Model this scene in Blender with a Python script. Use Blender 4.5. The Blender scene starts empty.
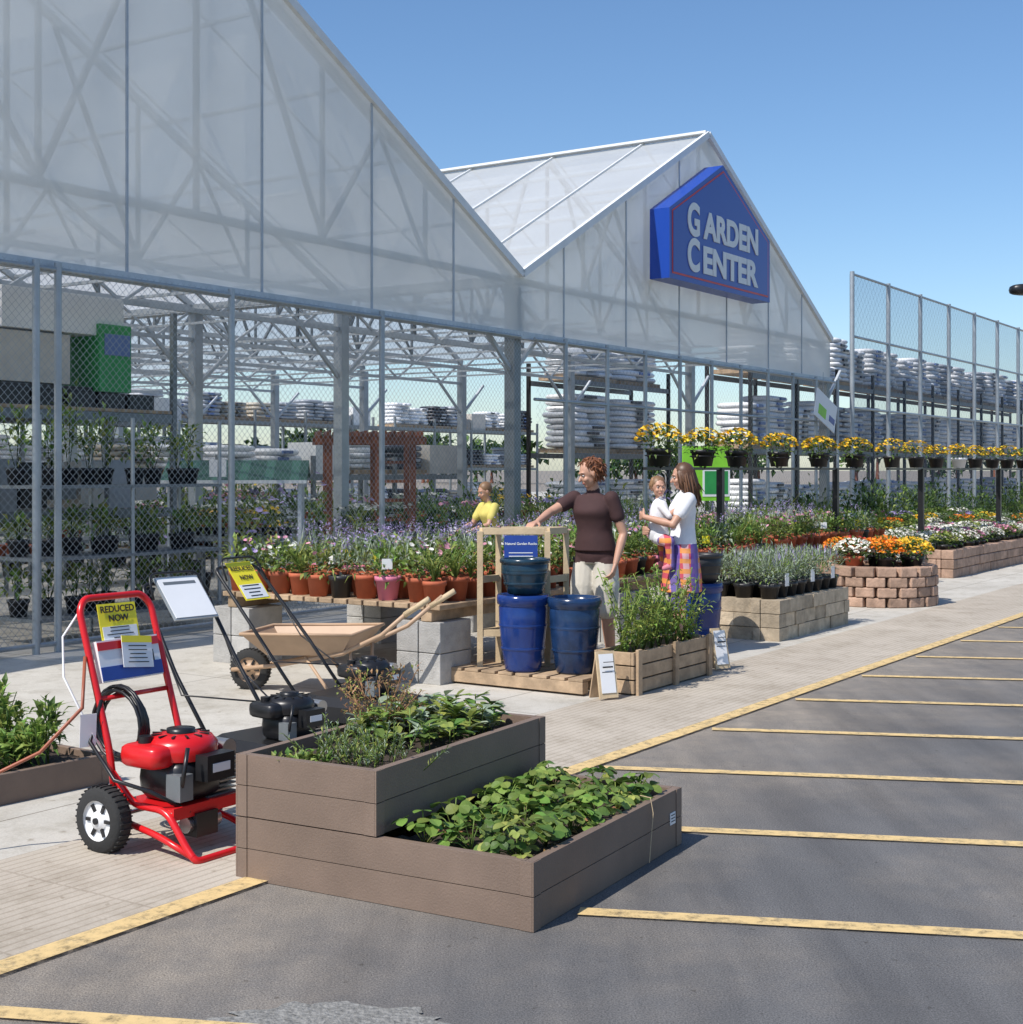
import bpy, math, random
import numpy as np
from mathutils import Vector, Matrix
R=random.Random(11)
rad=math.radians
sc=bpy.context.scene
sc.view_settings.view_transform='Standard'
sc.view_settings.look='None'
sc.view_settings.exposure=0
# ------------------------------------------------------------ materials
MC={}
def mat(name,col,rough=.6,metal=0,var=.12,scale=6,bump=0,bscale=60,island=0,trans=0,spec=.5,alpha=1,hue=0):
    if name in MC: return MC[name]
    m=bpy.data.materials.new(name); m.use_nodes=True
    nt=m.node_tree; N=nt.nodes; L=nt.links
    b=N['Principled BSDF']; out=N['Material Output']
    b.inputs['Roughness'].default_value=rough; b.inputs['Metallic'].default_value=metal
    b.inputs['Specular IOR Level'].default_value=spec
    tc=N.new('ShaderNodeTexCoord'); no=N.new('ShaderNodeTexNoise'); no.inputs['Scale'].default_value=scale
    no.inputs['Detail'].default_value=6; no.inputs['Roughness'].default_value=.6
    L.new(tc.outputs['Object'],no.inputs['Vector'])
    mr=N.new('ShaderNodeMapRange'); mr.inputs[1].default_value=.3; mr.inputs[2].default_value=.7
    mr.inputs[3].default_value=1-var; mr.inputs[4].default_value=1+var
    L.new(no.outputs['Fac'],mr.inputs[0])
    hs=N.new('ShaderNodeHueSaturation'); hs.inputs['Color'].default_value=(*col,1)
    val=mr.outputs[0]
    if island:
        ge=N.new('ShaderNodeNewGeometry'); m2=N.new('ShaderNodeMapRange')
        m2.inputs[3].default_value=1-island; m2.inputs[4].default_value=1+island
        L.new(ge.outputs['Random Per Island'],m2.inputs[0])
        mu=N.new('ShaderNodeMath'); mu.operation='MULTIPLY'; L.new(val,mu.inputs[0]); L.new(m2.outputs[0],mu.inputs[1]); val=mu.outputs[0]
        if hue:
            w=N.new('ShaderNodeTexWhiteNoise'); w.noise_dimensions='1D'; L.new(ge.outputs['Random Per Island'],w.inputs['W'])
            m3=N.new('ShaderNodeMapRange'); m3.inputs[3].default_value=.5-hue; m3.inputs[4].default_value=.5+hue
            L.new(w.outputs['Value'],m3.inputs[0]); L.new(m3.outputs[0],hs.inputs['Hue'])
    L.new(val,hs.inputs['Value']); L.new(hs.outputs[0],b.inputs['Base Color'])
    if bump:
        n2=N.new('ShaderNodeTexNoise'); n2.inputs['Scale'].default_value=bscale; n2.inputs['Detail'].default_value=4
        L.new(tc.outputs['Object'],n2.inputs['Vector'])
        bp=N.new('ShaderNodeBump'); bp.inputs['Strength'].default_value=bump; bp.inputs['Distance'].default_value=.01
        L.new(n2.outputs['Fac'],bp.inputs['Height']); L.new(bp.outputs[0],b.inputs['Normal'])
    sh=b.outputs[0]
    if trans:
        t=N.new('ShaderNodeBsdfTranslucent'); L.new(hs.outputs[0],t.inputs['Color'])
        mx=N.new('ShaderNodeMixShader'); mx.inputs[0].default_value=trans
        L.new(sh,mx.inputs[1]); L.new(t.outputs[0],mx.inputs[2]); sh=mx.outputs[0]
    if alpha<1:
        t=N.new('ShaderNodeBsdfTransparent'); mx=N.new('ShaderNodeMixShader'); mx.inputs[0].default_value=1-alpha
        L.new(sh,mx.inputs[1]); L.new(t.outputs[0],mx.inputs[2]); sh=mx.outputs[0]
    L.new(sh,out.inputs['Surface'])
    MC[name]=m; return m
def leafm(n,c,tr=.3,isl=.38,hue=.02): return mat(n,c,rough=.5,var=.2,scale=5,island=isl,trans=tr,spec=.35,hue=hue)
gD=leafm('leaf_dark',(.04,.08,.02)); gM=leafm('leaf_mid',(.095,.16,.035)); gL=leafm('leaf_light',(.2,.28,.06))
gS=leafm('leaf_silver',(.28,.34,.24),.15); gY=leafm('leaf_yellowgreen',(.29,.33,.08)); gB=leafm('leaf_bright',(.15,.26,.05))
dry=leafm('dry_leaf',(.3,.17,.08),.2)
fO=leafm('petal_orange',(.85,.25,.02),.2,.25); fY=leafm('petal_yellow',(.85,.55,.04),.2,.2); fW=leafm('petal_white',(.8,.78,.7),.2,.1,0)
fP=leafm('petal_purple',(.36,.3,.52),.2); fK=leafm('petal_pink',(.62,.28,.38),.2); fR=leafm('petal_red',(.5,.04,.03),.2)
terr=mat('terracotta',(.4,.1,.045),.75,var=.2,island=.2); blackp=mat('black_plastic',(.02,.02,.022),.45); pinkp=mat('pink_pot',(.65,.2,.3),.5)
galv=mat('galvanised_steel',(.38,.41,.43),.45,.5,var=.15,scale=3); galvd=mat('steel_grey_paint',(.2,.22,.23),.5,.4)
frame_m=mat('greenhouse_frame',(.5,.53,.55),.5,.3); white=mat('white_paint',(.75,.76,.75),.5,var=.06); sealm=mat('panel_joint',(.42,.46,.5),.5)
wood=mat('weathered_wood',(.38,.27,.17),.8,var=.3,scale=9,bump=.3,bscale=40,island=.2); woodl=mat('pale_pine',(.55,.42,.26),.7,var=.2,bump=.2,island=.15)
redwood=mat('red_wood',(.2,.07,.035),.7,var=.2,island=.2)
block=mat('concrete_block',(.4,.39,.37),.9,var=.15,scale=12,bump=.6,bscale=80,island=.12)
stone=mat('tan_wall_stone',(.43,.35,.25),.9,var=.3,scale=8,bump=.8,bscale=30,island=.25)
brick=mat('reddish_wall_stone',(.38,.25,.18),.9,var=.3,scale=8,bump=.8,bscale=30,island=.25)
soil=mat('soil',(.05,.035,.025),.95,var=.4,scale=30,bump=1,bscale=60)
comp=mat('brown_composite',(.195,.138,.104),.6,var=.16,scale=2.6,bump=.2,bscale=120,island=.07)
redp=mat('red_paint',(.62,.012,.015),.28,var=.05); blackm=mat('black_metal',(.018,.018,.02),.35,.2); rubber=mat('rubber',(.025,.025,.025),.85,bump=.3)
chrome=mat('bare_metal',(.5,.5,.5),.3,.9); tagy=mat('yellow_card',(.9,.75,.03),.5,var=.03); tagw=mat('white_card',(.8,.8,.8),.5,var=.03)
ink=mat('ink',(.02,.02,.02),.6); bluel=mat('blue_panel',(.02,.06,.3),.4)
signb=mat('sign_blue',(.006,.055,.36),.35,var=.05,scale=1); signr=mat('sign_red',(.6,.02,.03),.4)
lime=mat('lime_green',(.25,.62,.04),.5); grn=mat('box_green',(.03,.28,.07),.5)
ceram=mat('cobalt_glaze',(.01,.035,.17),.18,var=.3,scale=5); ceramg=mat('teal_glaze',(.01,.032,.055),.22,var=.5,scale=7); ceramd=mat('dark_blue_glaze',(.01,.03,.085),.2,var=.5,scale=6)
tarp=mat('awning_green',(.03,.1,.07),.6); tanp=mat('tan_paint',(.45,.3,.19),.5,var=.1)
bagw=mat('bag_white',(.75,.76,.77),.45,island=.1); bagb=mat('bag_blue',(.1,.16,.35),.4,island=.3); bagt=mat('bag_tan',(.45,.4,.32),.5,island=.3); bagk=mat('bag_black',(.05,.05,.06),.4,island=.3); bagg=mat('bag_grey',(.35,.37,.4),.4,island=.3)
card=mat('cardboard',(.6,.56,.5),.8,island=.15)
# ------------------------------------------------------------ mesh builder
class MB:
    def __init__(s): s.v=[];s.f=[];s.mi=[];s.sm=[];s.mats=[];s.M=None
    def add(s,vs,fs,m,smooth=False):
        if m not in s.mats: s.mats.append(m)
        k=s.mats.index(m); n=len(s.v)
        if s.M is not None: vs=[s.M@Vector(v) for v in vs]
        s.v.extend([tuple(v) for v in vs])
        for f in fs: s.f.append(tuple(i+n for i in f)); s.mi.append(k); s.sm.append(smooth)
    def box(s,c,d,m,rz=0,rx=0,ry=0):
        T=Matrix.Translation(c)@Matrix.Rotation(rz,4,'Z')@Matrix.Rotation(ry,4,'Y')@Matrix.Rotation(rx,4,'X')
        vs=[T@Vector((x*d[0]/2,y*d[1]/2,z*d[2]/2)) for x in(-1,1) for y in(-1,1) for z in(-1,1)]
        s.add(vs,[(0,1,3,2),(4,6,7,5),(0,4,5,1),(2,3,7,6),(0,2,6,4),(1,5,7,3)],m)
    def b2(s,a,b,m):
        s.box([(a[i]+b[i])/2 for i in range(3)],[abs(b[i]-a[i]) for i in range(3)],m)
    def bar(s,p0,p1,w,h,m):
        p0=Vector(p0);p1=Vector(p1);d=(p1-p0).normalized()
        up=Vector((0,0,1)) if abs(d.z)<.95 else Vector((1,0,0))
        x=d.cross(up).normalized();y=x.cross(d)
        vs=[p+x*a*w/2+y*b*h/2 for p in(p0,p1) for a,b in((-1,-1),(1,-1),(1,1),(-1,1))]
        s.add(vs,[(0,3,2,1),(4,5,6,7)]+[(i,(i+1)%4,4+(i+1)%4,4+i) for i in range(4)],m)
    def tube(s,pts,r,m,n=8,close=False):
        P=[Vector(p) for p in pts]; k=len(P)
        rr=r if isinstance(r,(list,tuple)) else [r]*k
        vs=[];ref=None
        for i,p in enumerate(P):
            if close: d=(P[(i+1)%k]-P[i-1])
            else: d=(P[min(i+1,k-1)]-P[max(i-1,0)])
            d.normalize()
            if ref is None: ref=Vector((0,0,1)) if abs(d.z)<.9 else Vector((1,0,0))
            x=(ref-d*ref.dot(d)).normalized(); ref=x; y=d.cross(x)
            for j in range(n):
                a=2*math.pi*j/n; vs.append(p+(x*math.cos(a)+y*math.sin(a))*rr[i])
        fs=[]
        for i in range(k if close else k-1):
            i2=(i+1)%k
            for j in range(n): fs.append((i*n+j,i*n+(j+1)%n,i2*n+(j+1)%n,i2*n+j))
        if not close: fs+= [tuple(range(n))[::-1],tuple((k-1)*n+j for j in range(n))]
        s.add(vs,fs,m,True)
    def cyl(s,p0,p1,r,m,n=16,r1=None,smooth=True):
        p0=Vector(p0);p1=Vector(p1);d=(p1-p0).normalized();r1=r if r1 is None else r1
        up=Vector((0,0,1)) if abs(d.z)<.9 else Vector((1,0,0)); x=d.cross(up).normalized();y=x.cross(d)
        vs=[p+(x*math.cos(2*math.pi*j/n)+y*math.sin(2*math.pi*j/n))*q for p,q in((p0,r),(p1,r1)) for j in range(n)]
        s.add(vs,[(j,(j+1)%n,n+(j+1)%n,n+j) for j in range(n)],m,smooth)
        s.add(vs,[tuple(range(n))[::-1],tuple(range(n,2*n))],m)
    def lathe(s,c,prof,m,n=20,smooth=True,ax='z',jit=0):
        vs=[];k=len(prof)
        for r,z in prof:
            for j in range(n):
                a=2*math.pi*j/n
                if ax=='z': vs.append((c[0]+r*math.cos(a),c[1]+r*math.sin(a),c[2]+z))
                else: vs.append((c[0]+z,c[1]+r*math.cos(a),c[2]+r*math.sin(a)))
        fs=[(i*n+j,i*n+(j+1)%n,(i+1)*n+(j+1)%n,(i+1)*n+j) for i in range(k-1) for j in range(n)]
        s.add(vs,fs,m,smooth)
    def ell(s,c,r,m,n=12,k=8,e=1.0,M=None):
        vs=[];c=Vector(c)
        def pw(x): return math.copysign(abs(x)**e,x)
        for i in range(k+1):
            ph=-math.pi/2+math.pi*i/k
            for j in range(n):
                a=2*math.pi*j/n
                q=Vector((pw(math.cos(ph))*pw(math.cos(a))*r[0],pw(math.cos(ph))*pw(math.sin(a))*r[1],pw(math.sin(ph))*r[2]))
                if M: q=M@q
                vs.append(c+q)
        s.add(vs,[(i*n+j,i*n+(j+1)%n,(i+1)*n+(j+1)%n,(i+1)*n+j) for i in range(k) for j in range(n)],m,True)
    def leaf(s,p,d,L,W,m,droop=.2):
        p=Vector(p);d=Vector(d).normalized()
        x=d.cross(Vector((R.uniform(-.4,.4),R.uniform(-.4,.4),1)))
        if x.length<.01: x=Vector((1,0,0))
        x.normalize(); up=x.cross(d)
        mid=p+d*L*.5+up*L*.08
        s.add([p,mid+x*W/2+up*W*.15,p+d*L-up*L*droop,mid-x*W/2+up*W*.15,mid],[(0,4,1),(1,4,2),(2,4,3),(3,4,0)],m)
    def foliage(s,c,r,n,L,W,ms,up=.4,shell=.5):
        for _ in range(n):
            while 1:
                q=Vector((R.uniform(-1,1),R.uniform(-1,1),R.uniform(-1,1)))
                if .01<q.length<=1: break
            q=q.normalized()*(shell+(1-shell)*R.random())*R.uniform(.75,1.12)
            p=(c[0]+q.x*r[0],c[1]+q.y*r[1],c[2]+q.z*r[2])
            d=q+Vector((R.gauss(0,.45),R.gauss(0,.45),up+R.gauss(0,.4)))
            l=L*R.uniform(.7,1.3); s.leaf(p,d,l,W*R.uniform(.7,1.3),R.choice(ms))
    def flower(s,p,r,m,n=6):
        p=Vector(p);d=Vector((R.gauss(0,.5)+.1,R.gauss(0,.5)-.3,1)).normalized()
        x=d.cross(Vector((1,.1,0))).normalized();y=d.cross(x)
        vs=[p+d*r*.1]+[p+(x*math.cos(6.283*j/n)+y*math.sin(6.283*j/n))*r*R.uniform(.75,1.1)+d*r*.35 for j in range(n)]
        s.add(vs,[(0,1+j,1+(j+1)%n) for j in range(n)],m)
    def pot(s,x,y,z,r,h,m,n=12):
        s.lathe((x,y,z),[(0,0),(r*.72,0),(r*.93,h*.8),(r*1.02,h*.8),(r*1.04,h),(r*.9,h),(r*.88,h*.88)],m,n)
        s.lathe((x,y,z),[(r*.9,h*.9),(0,h*.92)],soil,n)
    def done(s,name,loc=(0,0,0),rz=0,parent=None,bevel=0,rot=None):
        me=bpy.data.meshes.new(name); me.from_pydata(s.v,[],s.f)
        for m in s.mats: me.materials.append(m)
        me.polygons.foreach_set('material_index',s.mi); me.polygons.foreach_set('use_smooth',s.sm); me.update()
        o=bpy.data.objects.new(name,me); sc.collection.objects.link(o)
        o.location=loc; o.rotation_euler=rot if rot else (0,0,rz)
        if parent: o.parent=parent
        if bevel:
            b=o.modifiers.new('b','BEVEL'); b.width=bevel; b.segments=2; b.limit_method='ANGLE'; b.angle_limit=rad(50)
        return o
def text(parent,body,loc,rot,size,m,off=0,ext=.002,sx=1,name='lettering',fitw=None):
    c=bpy.data.curves.new(name,'FONT'); c.body=body; c.size=size; c.offset=off; c.extrude=ext; c.align_x='CENTER'
    o=bpy.data.objects.new(name,c); sc.collection.objects.link(o); o.location=loc; o.rotation_euler=rot; o.scale=(sx,1,1)
    c.materials.append(m)
    if fitw:
        bpy.context.view_layer.update(); bb=o.bound_box; wd=max(v[0] for v in bb)-min(v[0] for v in bb)
        mid=(max(v[0] for v in bb)+min(v[0] for v in bb))/2
        if wd>0: o.scale=(fitw/wd,1,1); o.location.x-=mid*fitw/wd
    if parent: o.parent=parent
    return o
ALPHA=rad(56.43); O=(-4.27,12.1)
D1=Vector((math.cos(ALPHA),math.sin(ALPHA),0)); D2=Vector((-math.sin(ALPHA),math.cos(ALPHA),0))
def BW(s,t,z=0): return Vector((O[0],O[1],z))+D1*s+D2*t
# ------------------------------------------------------------ ground
def ground_mats():
    m=bpy.data.materials.new('asphalt'); m.use_nodes=True; nt=m.node_tree;N=nt.nodes;L=nt.links;b=N['Principled BSDF']
    tc=N.new('ShaderNodeTexCoord')
    def noise(s,d=6,r=.6,vec=None):
        n=N.new('ShaderNodeTexNoise');n.inputs['Scale'].default_value=s;n.inputs['Detail'].default_value=d;n.inputs['Roughness'].default_value=r
        L.new(vec or tc.outputs['Object'],n.inputs['Vector']);return n.outputs['Fac']
    def ramp(src,a,ca,b_,cb):
        r=N.new('ShaderNodeValToRGB');r.color_ramp.elements[0].position=a;r.color_ramp.elements[0].color=(*ca,1)
        r.color_ramp.elements[1].position=b_;r.color_ramp.elements[1].color=(*cb,1);L.new(src,r.inputs[0]);return r.outputs[0]
    def mix(f,a,b2,mode='MIX'):
        x=N.new('ShaderNodeMix');x.data_type='RGBA';x.blend_type=mode
        if isinstance(f,float): x.inputs[0].default_value=f
        else: L.new(f,x.inputs[0])
        L.new(a,x.inputs[6]);L.new(b2,x.inputs[7]);return x.outputs[2]
    base=ramp(noise(.7),.3,(.097,.097,.1),.7,(.14,.138,.138))
    dust=N.new('ShaderNodeRGB');dust.outputs[0].default_value=(.34,.29,.23,1)
    sep=N.new('ShaderNodeVectorMath');sep.operation='DOT_PRODUCT';L.new(tc.outputs['Object'],sep.inputs[0]);sep.inputs[1].default_value=tuple(D2)
    off=Vector((O[0],O[1],0)).dot(D2)
    mr=N.new('ShaderNodeMapRange');mr.inputs[1].default_value=off-8.0;mr.inputs[2].default_value=off-6.3;mr.inputs[3].default_value=0;mr.inputs[4].default_value=.65
    L.new(sep.outputs['Value'],mr.inputs[0])
    dn=ramp(noise(.6,8,.65),.46,(0,0,0),.72,(1,1,1))
    ad=N.new('ShaderNodeMath');ad.operation='MULTIPLY_ADD';L.new(dn,ad.inputs[0]);ad.inputs[1].default_value=.5;L.new(mr.outputs[0],ad.inputs[2])
    n3=N.new('ShaderNodeMath');n3.operation='MULTIPLY';L.new(ad.outputs[0],n3.inputs[0]);L.new(ramp(noise(4,8,.7),.3,(.4,.4,.4),.6,(1.,1.,1.)),n3.inputs[1])
    c=mix(n3.outputs[0],base,dust.outputs[0])
    mp=N.new('ShaderNodeMapping');mp.inputs['Rotation'].default_value=(0,0,rad(-34));mp.inputs['Scale'].default_value=(3.2,.35,1);L.new(tc.outputs['Object'],mp.inputs[0])
    c=mix(1.0,c,ramp(noise(1.0,5,.6,mp.outputs[0]),.35,(.78,.78,.79),.62,(1.1,1.1,1.1)),'MULTIPLY')
    sp=ramp(noise(150,3,.85),.36,(.5,.5,.5),.66,(1.55,1.53,1.5))
    c=mix(1.0,c,sp,'MULTIPLY')
    st=ramp(noise(22,2,.5),.7,(1,1,1),.76,(.6,.58,.55)); c=mix(1.0,c,st,'MULTIPLY')
    L.new(c,b.inputs['Base Color']);b.inputs['Roughness'].default_value=.9
    bp=N.new('ShaderNodeBump');bp.inputs['Strength'].default_value=.6;bp.inputs['Distance'].default_value=.007;L.new(noise(110,3,.8),bp.inputs['Height']);L.new(bp.outputs[0],b.inputs['Normal'])
    def conc(name,col1,col2,rib):
        m2=bpy.data.materials.new(name);m2.use_nodes=True;N=m2.node_tree.nodes;L=m2.node_tree.links;b=N['Principled BSDF']
        tc=N.new('ShaderNodeTexCoord')
        def noise(s,d=6,r=.6):
            n=N.new('ShaderNodeTexNoise');n.inputs['Scale'].default_value=s;n.inputs['Detail'].default_value=d;n.inputs['Roughness'].default_value=r
            L.new(tc.outputs['Object'],n.inputs['Vector']);return n.outputs['Fac']
        def ramp(src,a,ca,b_,cb):
            r=N.new('ShaderNodeValToRGB');r.color_ramp.elements[0].position=a;r.color_ramp.elements[0].color=(*ca,1)
            r.color_ramp.elements[1].position=b_;r.color_ramp.elements[1].color=(*cb,1);L.new(src,r.inputs[0]);return r.outputs[0]
        def mul(a,b2):
            x=N.new('ShaderNodeMix');x.data_type='RGBA';x.blend_type='MULTIPLY';x.inputs[0].default_value=1;L.new(a,x.inputs[6]);L.new(b2,x.inputs[7]);return x.outputs[2]
        c=ramp(noise(.9,8,.65),.3,col1,.7,col2); c=mul(c,ramp(noise(120,3,.8),.3,(.85,.85,.85),.7,(1.12,1.12,1.12)))
        c=mul(c,ramp(noise(2.5,10,.75),.32,(.72,.7,.66),.52,(1.,1.,1.)))
        c=mul(c,ramp(noise(14,3,.5),.66,(1,1,1),.73,(.72,.69,.65)))
        bt=N.new('ShaderNodeTexBrick');bt.offset=0;bt.inputs['Scale'].default_value=1
        L.new(tc.outputs['Object'],bt.inputs['Vector'])
        bt.inputs['Color1'].default_value=bt.inputs['Color2'].default_value=(1,1,1,1)
        bt.inputs['Mortar Size'].default_value=.006 if not rib else .006
        bt.inputs['Brick Width'].default_value=2.4 if not rib else .6;bt.inputs['Row Height'].default_value=2.4 if not rib else .05
        bt.inputs['Mortar'].default_value=(.45,.43,.4,1) if not rib else (.8,.78,.76,1)
        c=mul(c,bt.outputs['Color'])
        L.new(c,b.inputs['Base Color']);b.inputs['Roughness'].default_value=.88
        bp=N.new('ShaderNodeBump');bp.inputs['Strength'].default_value=.3;bp.inputs['Distance'].default_value=.005
        L.new(bt.outputs['Fac'],bp.inputs['Height']);bp.invert=True;L.new(bp.outputs[0],b.inputs['Normal'])
        return m2
    return m,conc('walk_concrete',(.45,.42,.365),(.57,.54,.48),False),conc('ribbed_paving',(.41,.355,.285),(.52,.46,.38),True)
asph,concm,ribm=ground_mats()
def paint_mat():
    m=bpy.data.materials.new('worn_yellow_paint');m.use_nodes=True;nt=m.node_tree;N=nt.nodes;L=nt.links;b=N['Principled BSDF'];out=N['Material Output']
    tc=N.new('ShaderNodeTexCoord');n=N.new('ShaderNodeTexNoise');n.inputs['Scale'].default_value=16;n.inputs['Detail'].default_value=10;n.inputs['Roughness'].default_value=.8
    L.new(tc.outputs['Object'],n.inputs['Vector'])
    r=N.new('ShaderNodeValToRGB');r.color_ramp.elements[0].position=.32;r.color_ramp.elements[0].color=(.25,.25,.25,1);r.color_ramp.elements[1].position=.5;r.color_ramp.elements[1].color=(.93,.93,.93,1)
    L.new(n.outputs['Fac'],r.inputs[0])
    r2=N.new('ShaderNodeValToRGB');r2.color_ramp.elements[0].position=.3;r2.color_ramp.elements[0].color=(.5,.37,.18,1);r2.color_ramp.elements[1].position=.6;r2.color_ramp.elements[1].color=(.74,.53,.24,1);L.new(n.outputs['Fac'],r2.inputs[0])
    L.new(r2.outputs[0],b.inputs['Base Color']);b.inputs['Roughness'].default_value=.8
    t=N.new('ShaderNodeBsdfTransparent');mx=N.new('ShaderNodeMixShader');L.new(r.outputs[0],mx.inputs[0]);L.new(t.outputs[0],mx.inputs[1]);L.new(b.outputs[0],mx.inputs[2]);L.new(mx.outputs[0],out.inputs[0]);return m
yel=paint_mat()
g=MB(); g.add([(-1500,-600,0),(1500,-600,0),(1500,2500,0),(-1500,2500,0)],[(0,1,2,3)],asph); g.done('asphalt_ground')
s=MB(); s.add([(-40,-6.42,.004),(90,-6.42,.004),(90,45,.004),(-40,45,.004)],[(0,1,2,3)],concm); s.done('concrete_sidewalk',(O[0],O[1],0),ALPHA)
s=MB(); s.add([(-20,-6.36,.008),(90,-6.36,.008),(90,-5.35,.008),(-20,-5.35,.008)],[(0,1,2,3)],ribm); s.done('ribbed_paving_strip',(O[0],O[1],0),ALPHA)
s=MB(); s.add([(-20,-6.47,.012),(90,-6.47,.012),(90,-6.36,.012),(-20,-6.36,.012)],[(0,1,2,3)],yel); s.done('yellow_edge_line',(O[0],O[1],0),ALPHA)
s=MB(); P0=Vector((.395,7.52,0)); e=Vector((.985,-.172,0)); nn_=Vector((.172,.985,0))
for k in range(-4,16):
    p=P0+D1*1.339*k+e*(.1 if k!=-2 else 1.35)
    s.add([p-nn_*.042+Vector((0,0,.008)),p+e*6-nn_*.042+Vector((0,0,.008)),p+e*6+nn_*.042+Vector((0,0,.008)),p+nn_*.042+Vector((0,0,.008))],[(0,1,2,3)],yel)
s.done('parking_lot_markings')
s=MB(); patch=mat('worn_patch',(.22,.215,.2),.9,var=.45,scale=60,bump=1,bscale=70)
n=60; s.add([(0,0,.006)]+[(.36*math.cos(6.283*j/n)*R.uniform(.84,1.08),.2*math.sin(6.283*j/n)*R.uniform(.84,1.08),.005) for j in range(n)],[(0,1+j,1+(j+1)%n) for j in range(n)],patch)
s.done('asphalt_repair_patch',(-.53,4.0,0))
# ------------------------------------------------------------ greenhouse
def clad_mat(name,col,alpha,tr):
    m=bpy.data.materials.new(name);m.use_nodes=True;nt=m.node_tree;N=nt.nodes;L=nt.links;b=N['Principled BSDF'];out=N['Material Output']
    tc=N.new('ShaderNodeTexCoord');n=N.new('ShaderNodeTexNoise');n.inputs['Scale'].default_value=.8;n.inputs['Detail'].default_value=6
    L.new(tc.outputs['Object'],n.inputs['Vector'])
    r=N.new('ShaderNodeValToRGB');r.color_ramp.elements[0].position=.3;r.color_ramp.elements[0].color=(col[0]*.92,col[1]*.92,col[2]*.92,1);r.color_ramp.elements[1].position=.7;r.color_ramp.elements[1].color=(*col,1)
    L.new(n.outputs['Fac'],r.inputs[0]);L.new(r.outputs[0],b.inputs['Base Color']);b.inputs['Roughness'].default_value=.45
    t=N.new('ShaderNodeBsdfTranslucent');L.new(r.outputs[0],t.inputs[0]);mx=N.new('ShaderNodeMixShader');mx.inputs[0].default_value=tr
    L.new(b.outputs[0],mx.inputs[1]);L.new(t.outputs[0],mx.inputs[2])
    tp=N.new('ShaderNodeBsdfTransparent');m2=N.new('ShaderNodeMixShader');m2.inputs[0].default_value=1-alpha
    L.new(mx.outputs[0],m2.inputs[1]);L.new(tp.outputs[0],m2.inputs[2]);L.new(m2.outputs[0],out.inputs[0]);return m
clad=clad_mat('gable_polycarbonate',(.93,.93,.88),.87,.5); roofm=clad_mat('roof_polycarbonate',(.9,.92,.92),.75,.5)
root=bpy.data.objects.new('greenhouse',None); sc.collection.objects.link(root); root.location=(O[0],O[1],0); root.rotation_euler=(0,0,ALPHA)
EZ,RZ,BZ,W=4.2,7.2,3.45,11.4
gx=[-14.87,-3.47,7.93]
DEP=27
cl=MB(); rf=MB(); fr=MB(); tr_=MB()
def roofz(x,x0): return EZ+(RZ-EZ)*(1-abs(x-x0-W/2)/(W/2))
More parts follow.
